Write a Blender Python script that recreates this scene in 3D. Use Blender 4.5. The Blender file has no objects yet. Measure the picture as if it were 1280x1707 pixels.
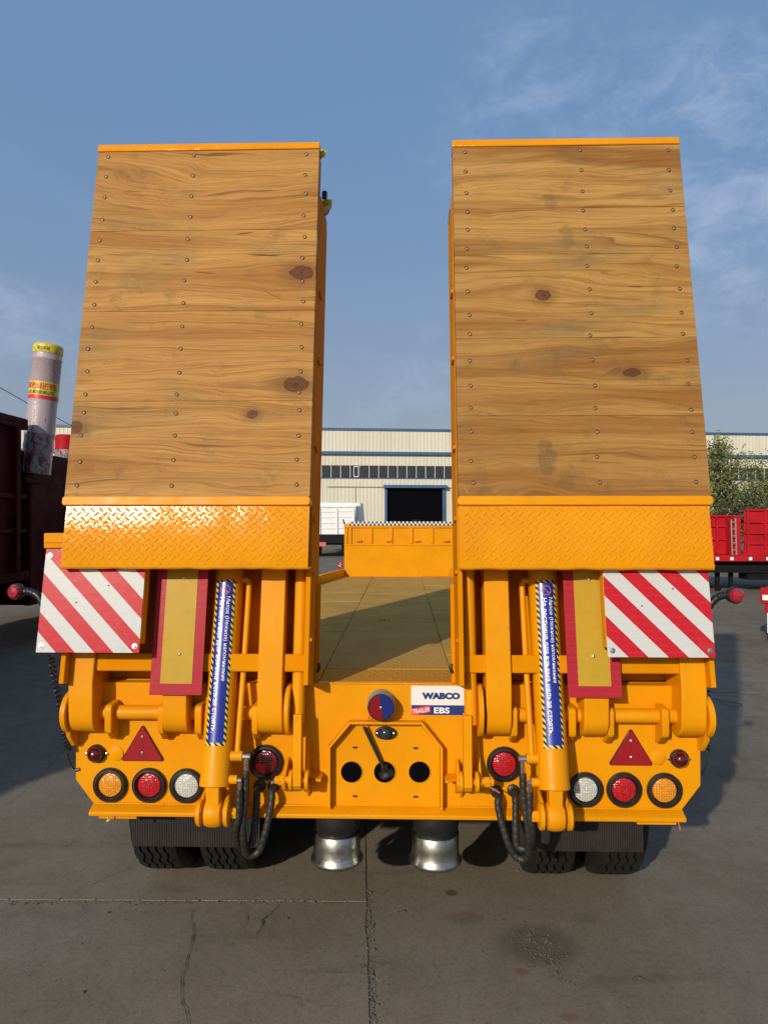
import bpy, bmesh, math, random
from mathutils import Vector, Matrix, noise as mnoise
random.seed(7)
S = bpy.context.scene
COL = S.collection
PI = math.pi
# ------------------------------------------------------------------ camera
FPX, CX, CD, CH, YAW, PIT = 1200.0, .0738, 2.891, 1.725, .0264, .0096
fw = Vector((-math.sin(YAW)*math.cos(PIT), math.cos(YAW)*math.cos(PIT), math.sin(PIT)))
rt = Vector((math.cos(YAW), math.sin(YAW), 0)); up = rt.cross(fw)
cam = bpy.data.cameras.new('camera'); camo = bpy.data.objects.new('camera', cam); COL.objects.link(camo)
cam.sensor_fit = 'VERTICAL'; cam.sensor_height = 24; cam.lens = FPX/1707*24; cam.clip_end = 3000; cam.clip_start = .05
camo.matrix_world = Matrix(((rt.x, up.x, -fw.x, CX), (rt.y, up.y, -fw.y, -CD), (rt.z, up.z, -fw.z, CH), (0, 0, 0, 1)))
S.camera = camo
ZO = .09   # the trailer's own frame sits this far below its survey datum
def at(px, py, Y):
    """photo measurement -> real point at depth Y (used to survey the place)"""
    v = fw*FPX + rt*(px-640) - up*(py-853.5)
    return Vector((CX, -CD, CH+ZO)) + v*((Y+CD)/v.y)
def atg(px, py, z=0):
    v = fw*FPX + rt*(px-640) - up*(py-853.5)
    return Vector((CX, -CD, CH)) + v*((z-CH)/v.z)
# ------------------------------------------------------------------ light
AZ, EL = math.radians(26), math.radians(21)
sun_dir = Vector((-math.sin(AZ)*math.cos(EL), -math.cos(AZ)*math.cos(EL), math.sin(EL)))
sl = bpy.data.lights.new('sun', 'SUN'); sl.energy = 3.55; sl.angle = math.radians(.9); sl.color = (1, .91, .78)
so = bpy.data.objects.new('sun', sl); COL.objects.link(so)
so.rotation_euler = sun_dir.to_track_quat('Z', 'Y').to_euler(); so.location = (-6, -12, 9)
W = bpy.data.worlds.new('World'); S.world = W; W.use_nodes = True
wn = W.node_tree.nodes; wl = W.node_tree.links; wn.clear()
sky = wn.new('ShaderNodeTexSky'); sky.sky_type = 'NISHITA'; sky.sun_disc = False
sky.sun_elevation = EL; sky.sun_rotation = PI + AZ; sky.air_density = 1.0; sky.dust_density = 3.0; sky.ozone_density = 2.2; sky.altitude = 50
wo = wn.new('ShaderNodeOutputWorld'); wb = wn.new('ShaderNodeBackground'); wb.inputs[1].default_value = .112
tc = wn.new('ShaderNodeTexCoord')
def wmath(op, a, b=None, c=None, clamp=False):
    m = wn.new('ShaderNodeMath'); m.operation = op; m.use_clamp = clamp
    for i, x in enumerate((a, b, c)):
        if x is None: continue
        if isinstance(x, (int, float)): m.inputs[i].default_value = x
        else: wl.new(x, m.inputs[i])
    return m.outputs[0]
def wnoise(scale, detail, rough, dist, mscale, mloc=(0, 0, 0)):
    mp = wn.new('ShaderNodeMapping'); mp.inputs['Scale'].default_value = mscale; mp.inputs['Location'].default_value = mloc
    mp.inputs['Rotation'].default_value = (0, .35, 0)
    wl.new(tc.outputs['Generated'], mp.inputs[0])
    n = wn.new('ShaderNodeTexNoise'); n.inputs['Scale'].default_value = scale; n.inputs['Detail'].default_value = detail
    n.inputs['Roughness'].default_value = rough; n.inputs['Distortion'].default_value = dist
    wl.new(mp.outputs[0], n.inputs['Vector']); return n.outputs['Fac']
def wmr(v, a, b, c=0, d=1):
    m = wn.new('ShaderNodeMapRange'); m.interpolation_type = 'SMOOTHSTEP'
    m.inputs[1].default_value = a; m.inputs[2].default_value = b; m.inputs[3].default_value = c; m.inputs[4].default_value = d
    wl.new(v, m.inputs[0]); return m.outputs[0]
big = wmr(wnoise(1.9, 3, .5, .2, (1, 1, 1.6), (.55, -.7, -.08)), .42, .62)
fine = wmr(wnoise(13, 9, .68, .35, (1, 1, 1.9), (3.1, .2, .4)), .36, .80)
sx = wn.new('ShaderNodeSeparateXYZ'); wl.new(tc.outputs['Generated'], sx.inputs[0])
alt = wmath('MULTIPLY', wmr(sx.outputs[2], .05, .2), wmr(sx.outputs[2], .75, .5))
cl = wmath('MULTIPLY', wmath('MULTIPLY', big, fine), wmath('MULTIPLY', alt, .46))
mx = wn.new('ShaderNodeMix'); mx.data_type = 'RGBA'
wl.new(cl, mx.inputs[0]); mx.inputs[7].default_value = (4.6, 5.5, 7.0, 1)
hs = wn.new('ShaderNodeHueSaturation'); hs.inputs['Saturation'].default_value = 1.0; hs.inputs['Value'].default_value = 1.0
wl.new(sky.outputs[0], hs.inputs['Color'])
hz = wn.new('ShaderNodeMix'); hz.data_type = 'RGBA'; hz.inputs[0].default_value = .74; hg = wn.new('ShaderNodeMix'); hg.data_type = 'RGBA'   # summer haze, paler low down
wl.new(wmr(sx.outputs[2], .0, .5), hg.inputs[0]); hg.inputs[6].default_value = (2.75, 3.2, 3.8, 1); hg.inputs[7].default_value = (1.6, 2.8, 4.9, 1); wl.new(hg.outputs[2], hz.inputs[7])
wl.new(hs.outputs[0], hz.inputs[6]); wl.new(hz.outputs[2], mx.inputs[6])
wl.new(mx.outputs[2], wb.inputs[0]); wl.new(wb.outputs[0], wo.inputs[0])
vs = S.view_settings; vs.view_transform = 'Standard'; vs.look = 'None'; vs.exposure = 0; vs.gamma = 1; vs.use_curve_mapping = False

# ------------------------------------------------------------------ material tools
def lin(r, g, b):
    f = lambda c: (c/255/12.92) if c/255 <= .04045 else ((c/255+.055)/1.055)**2.4
    return (f(r), f(g), f(b), 1)
class NT:
    def __init__(s, name):
        s.m = bpy.data.materials.new(name); s.m.use_nodes = True; s.t = s.m.node_tree; s.n = s.t.nodes
        s.b = s.n['Principled BSDF']; s.o = s.n['Material Output']
    def link(s, a, b): s.t.links.new(a, b)
    def put(s, sock, x):
        if hasattr(x, 'links'): s.link(x, sock)
        else: sock.default_value = x
    def math(s, op, a, b=None, c=None, clamp=False):
        m = s.n.new('ShaderNodeMath'); m.operation = op; m.use_clamp = clamp
        for i, x in enumerate((a, b, c)):
            if x is not None: s.put(m.inputs[i], x)
        return m.outputs[0]
    def coord(s, k='Object'): 
        return s.n.new('ShaderNodeTexCoord').outputs[k]
    def xyz(s, v):
        q = s.n.new('ShaderNodeSeparateXYZ'); s.link(v, q.inputs[0]); return q.outputs
    def vec(s, x, y, z=0.0):
        q = s.n.new('ShaderNodeCombineXYZ')
        for i, a in enumerate((x, y, z)): s.put(q.inputs[i], a)
        return q.outputs[0]
    def map(s, v, sc=(1, 1, 1), loc=(0, 0, 0), rot=(0, 0, 0)):
        q = s.n.new('ShaderNodeMapping'); s.link(v, q.inputs[0]); q.inputs['Scale'].default_value = sc
        q.inputs['Location'].default_value = loc; q.inputs['Rotation'].default_value = rot; return q.outputs[0]
    def noise(s, v, scale=5, detail=4, rough=.5, dist=0.0, w=None):
        q = s.n.new('ShaderNodeTexNoise')
        if w is not None: q.noise_dimensions = '4D'; s.put(q.inputs['W'], w)
        if v is not None: s.link(v, q.inputs['Vector'])
        q.inputs['Scale'].default_value = scale; q.inputs['Detail'].default_value = detail
        q.inputs['Roughness'].default_value = rough; q.inputs['Distortion'].default_value = dist
        return q.outputs['Fac']
    def voro(s, v, scale, feat='F1', rnd=1.0, out='Distance'):
        q = s.n.new('ShaderNodeTexVoronoi'); q.feature = feat; s.link(v, q.inputs['Vector']); q.inputs['Scale'].default_value = scale
        q.inputs['Randomness'].default_value = rnd; return q.outputs[out]
    def rng(s, v, a, b, c=0.0, d=1.0, smooth=True):
        q = s.n.new('ShaderNodeMapRange'); q.interpolation_type = 'SMOOTHSTEP' if smooth else 'LINEAR'
        s.link(v, q.inputs[0])
        for i, x in enumerate((a, b, c, d)): q.inputs[i+1].default_value = x
        return q.outputs[0]
    def mix(s, f, a, b, mode='MIX'):
        q = s.n.new('ShaderNodeMix'); q.data_type = 'RGBA'; q.blend_type = mode
        s.put(q.inputs[0], f); s.put(q.inputs[6], a); s.put(q.inputs[7], b); return q.outputs[2]
    def bump(s, h, strength=.2, dist=.01):
        q = s.n.new('ShaderNodeBump'); q.inputs['Strength'].default_value = strength; q.inputs['Distance'].default_value = dist
        s.link(h, q.inputs['Height']); s.link(q.outputs[0], s.b.inputs['Normal'])
    def set(s, **k):
        for a, x in k.items(): s.put(s.b.inputs[a.replace('_', ' ')], x)
        return s.m
MATS = {}
def simple(name, col, rough=.5, metal=0, var=.12, scale=8, bump=.0, bscale=80, spec=.5, coat=0, dirt=0.0, dcol=(.09, .07, .05, 1)):
    m = NT(name); v = m.coord()
    n = m.noise(v, scale, 5, .6)
    c = m.mix(m.rng(n, .25, .75, 0, 1), tuple(x*(1-var) for x in col[:3])+(1,), tuple(min(1, x*(1+var)) for x in col[:3])+(1,))
    if dirt:
        d = m.rng(m.noise(v, scale*1.7, 8, .7, .3), .55, .8, 0, dirt); c = m.mix(d, c, dcol)
    m.set(Base_Color=c, Metallic=metal, Specular_IOR_Level=spec, Coat_Weight=coat, Coat_Roughness=.12)
    m.put(m.b.inputs['Roughness'], m.rng(m.noise(v, scale*2.3, 4, .6), .2, .8, max(.02, rough*.8), min(1, rough*1.25)))
    if bump: m.bump(m.noise(v, bscale, 4, .6), bump, .004)
    MATS[name] = m.m; return m.m
ORANGE = (.80, .265, .006)
# painted steel
m = NT('orange_paint'); v = m.coord()
n = m.noise(v, 3.0, 6, .6); c = m.mix(m.rng(n, .3, .7), (.68, .252, .0012, 1), (.755, .300, .002, 1))
sp = m.rng(m.noise(v, 34, 8, .75, .2), .64, .72, 0, .6); c = m.mix(sp, c, (.30, .085, .006, 1))
ds = m.rng(m.noise(m.map(v, (7, 7, 1.1)), 2.2, 7, .65, .4), .55, .85, 0, .42); c = m.mix(ds, c, (.42, .20, .04, 1))
gk = m.rng(m.noise(v, 16, 9, .75, .6), .60, .80, 0, .5); c = m.mix(gk, c, (.36, .12, .01, 1))
lg = m.rng(m.noise(v, 6, 8, .7, .8), .60, .82, 0, .3); c = m.mix(lg, c, (.78, .42, .06, 1))
m.set(Base_Color=c, Specular_IOR_Level=.16)
m.put(m.b.inputs['Roughness'], m.rng(m.noise(v, 9, 5, .6), .25, .75, .30, .50))
m.bump(m.math('ADD', m.noise(v, 55, 3, .5), m.math('MULTIPLY', m.noise(v, 7, 3, .5), 3.0)), .10, .004); MATS['orange'] = m.m
m = NT('orange_paint_matte'); v = m.coord()
n = m.noise(v, 3.0, 6, .6); c = m.mix(m.rng(n, .3, .7), (.60, .205, .0012, 1), (.68, .245, .002, 1))
sp = m.rng(m.noise(v, 30, 8, .75, .2), .64, .74, 0, .6); c = m.mix(sp, c, (.24, .07, .006, 1))
m.set(Base_Color=c, Specular_IOR_Level=.03, Roughness=.75); MATS['orange_matte'] = m.m
m = NT('orange_paint_gloss'); v = m.coord()
n = m.noise(v, 4.0, 6, .6); c = m.mix(m.rng(n, .3, .7), (.69, .255, .0015, 1), (.76, .295, .0025, 1))
m.set(Base_Color=c, Specular_IOR_Level=.34, Coat_Weight=.0)
m.put(m.b.inputs['Roughness'], m.rng(m.noise(v, 14, 5, .6), .25, .75, .09, .18))
m.bump(m.math('ADD', m.noise(v, 90, 4, .6), m.math('MULTIPLY', m.noise(v, 14, 3, .6), 2.5)), .30, .003); MATS['orange_gloss'] = m.m
m = NT('orange_checker_fine'); v = m.coord()
n = m.noise(v, 4.0, 6, .6); c = m.mix(m.rng(n, .3, .7), (.68, .265, .0015, 1), (.74, .30, .0025, 1))
d = m.rng(m.noise(v, 5, 7, .7, .5), .5, .8, 0, .22); c = m.mix(d, c, (.30, .155, .05, 1))
m.set(Base_Color=c, Roughness=.6, Specular_IOR_Level=.08)
h = m.voro(m.map(v, (1, .55, 1), rot=(0, 0, .78)), 38, 'F1', .25); m.bump(m.rng(h, .15, .4, 1, 0), .5, .004); MATS['orange_fine'] = m.m
# worn deck plate
m = NT('worn_deck_plate'); v = m.coord()
n = m.noise(v, 2.2, 8, .65, .6); c = m.mix(m.rng(n, .3, .7), (.57, .325, .080, 1), (.45, .255, .066, 1))
xyz = m.xyz(v); rear = m.rng(m.math('ADD', xyz[1], m.math('MULTIPLY', m.math('SUBTRACT', m.noise(v, 3.5, 6, .7), .5), .5)), .12, .55, .78, 0)
c = m.mix(rear, c, (.56, .225, .012, 1))
st = m.rng(m.noise(m.map(v, (.6, 4, 1)), 5, 7, .7, .3), .58, .74, 0, .35); c = m.mix(st, c, (.42, .29, .14, 1))
m.set(Base_Color=c, Roughness=.8, Specular_IOR_Level=.02)
h = m.voro(m.map(v, (1, .55, 1), rot=(0, 0, .78)), 36, 'F1', .3); m.bump(m.rng(h, .15, .4, 1, 0), .45, .004); MATS['deck'] = m.m
simple('black_rubber', (.010, .0095, .009), .55, var=.25, scale=14, bump=.25, bscale=90, dirt=.4, dcol=(.04, .034, .028, 1))
simple('rubber_gasket', (.012, .012, .011), .42, var=.2, scale=30, dirt=.25, dcol=(.06, .05, .04, 1))
simple('hose', (.022, .021, .016), .5, var=.3, scale=20, bump=.3, bscale=140, dirt=.5, dcol=(.07, .06, .04, 1))
simple('flap', (.022, .018, .015), .6, var=.3, scale=9, dirt=.6, dcol=(.05, .04, .03, 1))
simple('chassis_black', (.009, .009, .009), .7, var=.3, spec=.15)
simple('galvanised', (.48, .47, .42), .33, metal=1, var=.15, scale=12, bump=.08)
simple('steel', (.62, .60, .55), .28, metal=1, var=.2, scale=30)
simple('brass_screw', (.36, .25, .11), .5, metal=1, var=.25, scale=200)
simple('wire_black', (.01, .01, .01), .5)
simple('grey_plastic', (.26, .22, .17), .45, var=.15, scale=30)
simple('white_paint', (.74, .74, .72), .45, var=.06, scale=3, dirt=.3, dcol=(.35, .32, .28, 1))
simple('white_frame', (.72, .72, .70), .5, var=.05)
simple('navy', (.012, .035, .16), .4, var=.1)
simple('blue_trim', (.035, .10, .22), .5, var=.12, scale=.5)
simple('dark_glass', (.035, .038, .040), .12, var=.4, scale=.8)
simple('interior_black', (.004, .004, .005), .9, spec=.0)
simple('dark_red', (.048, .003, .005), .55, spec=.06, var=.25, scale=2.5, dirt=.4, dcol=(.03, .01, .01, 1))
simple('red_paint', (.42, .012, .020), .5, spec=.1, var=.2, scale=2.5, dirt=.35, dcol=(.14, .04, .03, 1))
simple('salmon', (.55, .12, .08), .5)
simple('bark', (.07, .05, .035), .9, var=.4, scale=12, bump=.5, bscale=30)
simple('yellow_plastic', (.62, .52, .04), .3, var=.25, scale=25, bump=.5, bscale=40)
simple('timber_grey', (.10, .085, .06), .85, var=.45, scale=9)
simple('crack', (.060, .049, .036), .95, var=.3, scale=40)
simple('stone', (.115, .098, .074), .9, var=.45, scale=25, bump=.4, bscale=120)
simple('print_white', (.82, .82, .80), .35, var=.03)
simple('print_blue', (.010, .022, .26), .3, var=.08, coat=.4)
simple('print_red', (.66, .025, .03), .35, var=.08)
simple('print_dark', (.01, .012, .04), .4, var=.05)
simple('decal_white', (.78, .76, .70), .3, var=.04, scale=6, coat=.3, dirt=.18)
simple('sign_back', ORANGE, .4)
simple('green_leaf', (.09, .11, .035), .6, var=.45, scale=.7)
simple('willow_leaf', (.15, .175, .05), .6, var=.45, scale=.7)
# lenses
def lens(name, col, led=1.0, rough=.12, sc=105):
    m = NT(name); v = m.coord()
    d = m.voro(m.map(v, (1, .05, 1)), sc, 'F1', .35)
    c = m.mix(m.rng(d, .1, .55), tuple(min(1, x*1.25) for x in col[:3])+(1,), tuple(x*.72 for x in col[:3])+(1,))
    m.set(Base_Color=c, Roughness=rough, Coat_Weight=.6, Coat_Roughness=.05, Specular_IOR_Level=.6)
    m.bump(m.math('ADD', m.rng(d, .05, .6, 1, 0), m.math('MULTIPLY', m.noise(v, 160, 3, .6), .4)), .3*led, .006); MATS[name] = m.m
lens('lens_red', (.50, .012, .016)); lens('lens_dark_red', (.15, .003, .006)); lens('lens_amber', (.80, .30, .02)); lens('lens_clear', (.62, .61, .55))
lens('lens_reflector', (.36, .010, .018), .25, .2, 260); lens('lens_reflector_dark', (.17, .006, .012), .25, .2, 260); lens('lens_marker', (.42, .02, .035), .1)
lens('lens_blue', (.012, .03, .20), .2); lens('lens_red_cap', (.30, .006, .010), .2); lens('lens_round_red', (.10, .002, .006), .0, .06)
# sheeting
def sheet(name, fn):
    m = NT(name); v = m.coord(); c = fn(m, v)
    hex_ = m.voro(v, 190, 'DISTANCE_TO_EDGE', .15)
    c = m.mix(m.rng(hex_, .0, .1, .12, 0), c, (.25, .2, .2, 1))
    c = m.mix(m.rng(m.noise(v, 12, 8, .7, .4), .55, .8, 0, .25), c, (.30, .24, .18, 1))
    m.set(Base_Color=c, Roughness=.30, Specular_IOR_Level=.07)
    m.bump(m.math('ADD', m.noise(v, 30, 3, .5), m.math('MULTIPLY', m.noise(v, 240, 2, .5), .35)), .12, .004); MATS[name] = m.m
def stripes(m, v):
    q = m.xyz(v); s = m.math('FRACT', m.math('ADD', m.math('DIVIDE', m.math('ADD', q[0], q[2]), .148), 10.32))
    return m.mix(m.math('GREATER_THAN', s, .5), (.56, .56, .53, 1), (.50, .014, .026, 1))
sheet('stripe_sheet', stripes)
sheet('sheet_red', lambda m, v: m.mix(m.noise(v, 20, 3), (.36, .018, .03, 1), (.42, .022, .035, 1)))
sheet('sheet_yellow', lambda m, v: m.mix(m.noise(v, 20, 3), (.44, .27, .02, 1), (.52, .32, .03, 1)))
# hazard border
m = NT('hazard_border'); v = m.coord('UV'); q = m.xyz(v)
s = m.math('FRACT', m.math('ADD', m.math('DIVIDE', m.math('ADD', q[0], m.math('MULTIPLY', q[1], 1.0)), .0235), 50.0))
c = m.mix(m.math('GREATER_THAN', s, .5), (.70, .58, .10, 1), (.01, .012, .03, 1)); m.set(Base_Color=c, Roughness=.3, Coat_Weight=.4); MATS['hazard'] = m.m
m = NT('checker_tape'); v = m.coord(); q = m.n.new('ShaderNodeTexChecker'); m.link(m.map(v, (1, 1, 1), (.5, .5, .0)), q.inputs[0])
q.inputs['Scale'].default_value = 1/.0235; q.inputs[1].default_value = (.02, .02, .03, 1); q.inputs[2].default_value = (.72, .70, .66, 1)
m.set(Base_Color=q.outputs[0], Roughness=.5); MATS['checker_tape'] = m.m
# ------------------------------------------------------------------ wood
def wood(name, knots, streaks, tone, stains):
    m = NT(name); uv = m.coord('UV'); q = m.xyz(uv); u, v0 = q[0], q[1]
    oi = m.n.new('ShaderNodeObjectInfo'); rnd = m.math('MULTIPLY', oi.outputs['Random'], 7.0)
    vv = v0; dark = None
    for (ku, kv, r, asp, dk) in knots:
        dx = m.math('MULTIPLY', m.math('SUBTRACT', u, ku), 1/asp); dy = m.math('SUBTRACT', v0, kv)
        wob = m.math('MULTIPLY', m.math('SUBTRACT', m.noise(uv, 28, 3), .5), r*.7)
        rr = m.math('ADD', m.math('SQRT', m.math('ADD', m.math('MULTIPLY', dx, dx), m.math('MULTIPLY', dy, dy))), wob)
        dxl = m.math('MULTIPLY', dx, .42)
        d2 = m.math('ADD', m.math('MULTIPLY', dxl, dxl), m.math('MULTIPLY', dy, dy))
        g = m.math('POWER', 2.718, m.math('MULTIPLY', d2, -1/((2.7*r)**2)))
        vv = m.math('SUBTRACT', vv, m.math('MULTIPLY', m.math('MULTIPLY', dy, g), .88))
        rim = m.math('MULTIPLY', m.rng(m.math('ABSOLUTE', m.math('SUBTRACT', rr, r*.96)), 0.0, r*.20, 1.0, 0), dk)
        lines = m.math('MULTIPLY', m.rng(m.math('FRACT', m.math('DIVIDE', rr, r*.27)), .45, .95, 0, .25), m.rng(rr, r*2.0, r*2.6, dk, 0))
        k = m.math('MAXIMUM', rim, m.math('ADD', m.math('MULTIPLY', m.rng(rr, r*.92, r*1.08, .8, 0), dk), lines))
        halo = m.math('MULTIPLY', m.rng(rr, r*.9, r*3.0, .42, 0), dk)
        core = m.math('MULTIPLY', m.rng(rr, r*.05, r*.35, .3, 0), dk)
        k = m.math('MAXIMUM', k, halo); k = m.math('MINIMUM', m.math('ADD', m.math('MULTIPLY', k, 1.0), core), .97)
        dark = k if dark is None else m.math('MAXIMUM', dark, k)
    warp = m.noise(m.vec(m.math('MULTIPLY', u, .95), m.math('MULTIPLY', vv, 4.2), 0.0), 1.0, 4, .5, .0, rnd)
    v2 = m.math('ADD', vv, m.math('MULTIPLY', m.math('SUBTRACT', warp, .5), .21))
    # growth rings: sharp late-wood lines of uneven spacing
    sp = m.noise(m.vec(m.math('MULTIPLY', u, .35), m.math('MULTIPLY', v2, 4.0), 3.0), 1.0, 2, .5, .0, rnd)
    ph = m.math('ADD', m.math('MULTIPLY', v2, 40.0), m.math('MULTIPLY', sp, 16.0))
    saw = m.math('FRACT', ph)
    ring = m.math('MULTIPLY', m.math('POWER', saw, 5.0), m.rng(saw, .93, 1.0, 1, 0))
    amp = m.rng(m.noise(m.vec(m.math('MULTIPLY', u, 1.6), m.math('MULTIPLY', v2, 11.0), 9.0), 1.0, 5, .65, .0, rnd), .39, .66, .05, 1.0)
    ring = m.math('MULTIPLY', ring, amp)
    fib = m.noise(m.vec(m.math('MULTIPLY', u, 3.0), m.math('MULTIPLY', v2, 300.0), 0.0), 1.0, 5, .7, .0, rnd)
    fib2 = m.noise(m.vec(m.math('MULTIPLY', u, .85), m.math('MULTIPLY', v2, 95.0), 5.0), 1.0, 5, .68, .0, rnd)
    band = m.noise(m.vec(m.math('MULTIPLY', u, .55), m.math('MULTIPLY', v2, 11.0), 2.0), 1.0, 5, .6, .0, rnd)
    t = tone
    light = tuple(x*t for x in (.62, .340, .092))+(1,); mid = tuple(x*t for x in (.36, .155, .034))+(1,); dk = tuple(x*t for x in (.150, .055, .012))+(1,)
    c = m.mix(m.rng(band, .36, .60), mid, light)
    c = m.mix(m.math('MULTIPLY', m.rng(oi.outputs['Random'], 0, 1, 0, .62), 1.0), c, tuple(x*t for x in (.36, .160, .034))+(1,))
    c = m.mix(m.math('MULTIPLY', ring, .92), c, dk)
    c = m.mix(m.rng(fib2, .49, .68, 0, .36), c, dk)
    c = m.mix(m.rng(fib, .48, .62, 0, .40), c, (.16, .07, .02, 1))
    # resin streaks and cracks
    rs = m.noise(m.vec(m.math('MULTIPLY', u, 1.1), m.math('MULTIPLY', v2, 60.0), 7.0), 1.0, 3, .5, .0, rnd)
    c = m.mix(m.rng(rs, .65, .71, 0, .75), c, (.13, .05, .012, 1))
    # grey-green weather stain
    gs = m.noise(m.vec(m.math('MULTIPLY', u, 2.0), m.math('MULTIPLY', v0, 6.5), 4.0), 1.0, 6, .65, .3, rnd)
    c = m.mix(m.rng(gs, .50, .72, 0, .58), c, (.17, .125, .055, 1))
    gr = m.noise(m.vec(m.math('MULTIPLY', u, 7.0), m.math('MULTIPLY', v0, 7.0), 14.0), 1.0, 8, .72, .2, rnd)
    c = m.mix(m.rng(gr, .53, .72, 0, .5), c, (.12, .08, .035, 1))
    for (su, sv, a, b, rot, amt) in streaks:      # dark splits in the board
        dx = m.math('SUBTRACT', u, su); dy = m.math('SUBTRACT', v0, sv)
        e = m.math('ADD', m.math('MULTIPLY', dy, math.cos(rot)), m.math('MULTIPLY', dx, math.sin(rot)))
        e = m.math('ADD', e, m.math('MULTIPLY', m.math('SUBTRACT', m.noise(uv, 17, 3), .5), b*2.2))
        d2 = m.math('ADD', m.math('POWER', m.math('ABSOLUTE', m.math('DIVIDE', dx, a)), 2.0), m.math('POWER', m.math('ABSOLUTE', m.math('DIVIDE', e, b)), 2.0))
        c = m.mix(m.rng(d2, .25, 1.0, amt, 0), c, (.06, .022, .008, 1))
    for (su, sv, a, b, amt) in stains:           # shoe prints: soiled patch with a tread grid
        dx = m.math('DIVIDE', m.math('SUBTRACT', u, su), a); dy = m.math('DIVIDE', m.math('SUBTRACT', v0, sv), b)
        d2 = m.math('ADD', m.math('ADD', m.math('MULTIPLY', dx, dx), m.math('MULTIPLY', dy, dy)), m.math('MULTIPLY', m.math('SUBTRACT', m.noise(uv, 22, 6), .5), 3.0))
        gl = m.math('MAXIMUM', m.rng(m.math('FRACT', m.math('MULTIPLY', m.math('ADD', u, m.math('MULTIPLY', v0, .2)), 58.0)), .5, .9, 0, 1), m.rng(m.math('FRACT', m.math('MULTIPLY', m.math('SUBTRACT', v0, m.math('MULTIPLY', u, .35)), 52.0)), .5, .9, 0, 1))
        c = m.mix(m.math('MULTIPLY', m.rng(d2, .3, 1.1, amt, 0), m.math('ADD', m.math('MULTIPLY', gl, .22), .62)), c, (.105, .066, .03, 1))
    if dark is not None: c = m.mix(dark, c, (.085, .026, .013, 1))
    m.set(Base_Color=c, Specular_IOR_Level=.15)
    m.put(m.b.inputs['Roughness'], m.rng(fib2, .3, .7, .5, .68))
    m.bump(m.math('ADD', m.math('MULTIPLY', fib, .5), m.math('SUBTRACT', m.math('MULTIPLY', warp, .3), m.math('MULTIPLY', ring, .6))), .22, .003)
    MATS[name] = m.m
# uv: u = 0 at outer edge of left board .. metres to the right; v = height
WT, WB = 3.412, 1.903
def uvL(px, py): p = at(px, py, .05); z = p.z; Y = -.11+(z-1.89)*.2; p = at(px, py, Y); return (p.x, p.z)
kL = [uvL(503, 454)+(.030, 1.55, 1.0), uvL(494, 641)+(.031, 1.6, 1.0), uvL(421, 691)+(.016, 1.3, .95), uvL(215, 291)+(.034, 2.0, .30), uvL(127, 712)+(.026, 1.0, .9), uvL(142, 778)+(.024, 1.6, .28)]
kR = [uvL(905, 492)+(.023, 1.3, 1.0), uvL(1053, 621)+(.017, 2.0, 1.0), uvL(800, 822)+(.026, 1.9, .35), uvL(960, 590)+(.012, 2.2, .12)]
sL = [uvL(408, 388)+(.045, .0035, -.16, .9), uvL(440, 425)+(.085, .0035, .05, .9), uvL(455, 492)+(.05, .003, .5, .5), uvL(340, 454)+(.06, .003, .08, .7), uvL(218, 318)+(.05, .004, .0, .5), uvL(280, 440)+(.04, .003, .05, .6)]
sR = [uvL(1060, 478)+(.04, .004, .05, .6), uvL(870, 534)+(.03, .003, .0, .7), uvL(930, 330)+(.12, .018, .02, .22)]
wood('wood_left', kL, sL, 1.02, [])
wood('wood_right', kR, sR, .78, [uvL(918, 335)+(.035, .05, .42), uvL(945, 395)+(.035, .06, .36), uvL(912, 765)+(.04, .085, .62), uvL(1020, 612)+(.04, .04, .36), uvL(945, 800)+(.05, .04, .45)])
# ------------------------------------------------------------------ concrete
m = NT('concrete'); v = m.coord()
n1 = m.noise(v, .55, 8, .62, .6); n2 = m.noise(v, 3.2, 8, .7, .3); n3 = m.noise(v, 160, 4, .7); n4 = m.noise(m.map(v, (1, .35, 1)), 11, 7, .65, .4)
c = m.mix(m.rng(n1, .32, .68), (.212, .174, .122, 1), (.258, .224, .174, 1))
c = m.mix(m.rng(n2, .35, .75, 0, .45), c, (.125, .104, .076, 1))
c = m.mix(m.rng(n4, .52, .75, 0, .35), c, (.265, .24, .20, 1))
c = m.mix(m.rng(n3, .35, .75, 0, .4), c, (.095, .08, .06, 1))
pit = m.voro(v, 26, 'F1', 1.0); c = m.mix(m.math('MULTIPLY', m.rng(pit, .02, .09, .75, 0), m.rng(n2, .45, .6)), c, (.035, .03, .024, 1))
ag = m.voro(v, 95, 'F1', 1.0, 'Color'); agx = m.xyz(ag); c = m.mix(m.rng(agx[0], .55, 1.0, 0, .18), c, (.27, .235, .185, 1)); c = m.mix(m.rng(agx[1], .6, 1.0, 0, .2), c, (.06, .05, .037, 1))
sm_ = m.noise(m.map(v, (.5, 2.2, 1), rot=(0, 0, .5)), 2.6, 7, .65, .5); c = m.mix(m.rng(sm_, .52, .74, 0, .38), c, (.085, .071, .053, 1))
oil = m.noise(v, 1.7, 6, .6, .8, 3.0); c = m.mix(m.rng(oil, .62, .74, 0, .45), c, (.06, .052, .042, 1))
rp = atg(870, 1615); q = m.xyz(v)
def blob(px, py, rx, ry, amt, col, c):
    p = atg(px, py); dx = m.math('DIVIDE', m.math('SUBTRACT', q[0], p.x), rx); dy = m.math('DIVIDE', m.math('SUBTRACT', q[1], p.y), ry)
    d = m.math('ADD', m.math('ADD', m.math('MULTIPLY', dx, dx), m.math('MULTIPLY', dy, dy)), m.math('MULTIPLY', m.math('SUBTRACT', n2, .5), 1.6))
    return m.mix(m.rng(d, .35, 1.0, amt, 0), c, col)
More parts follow.
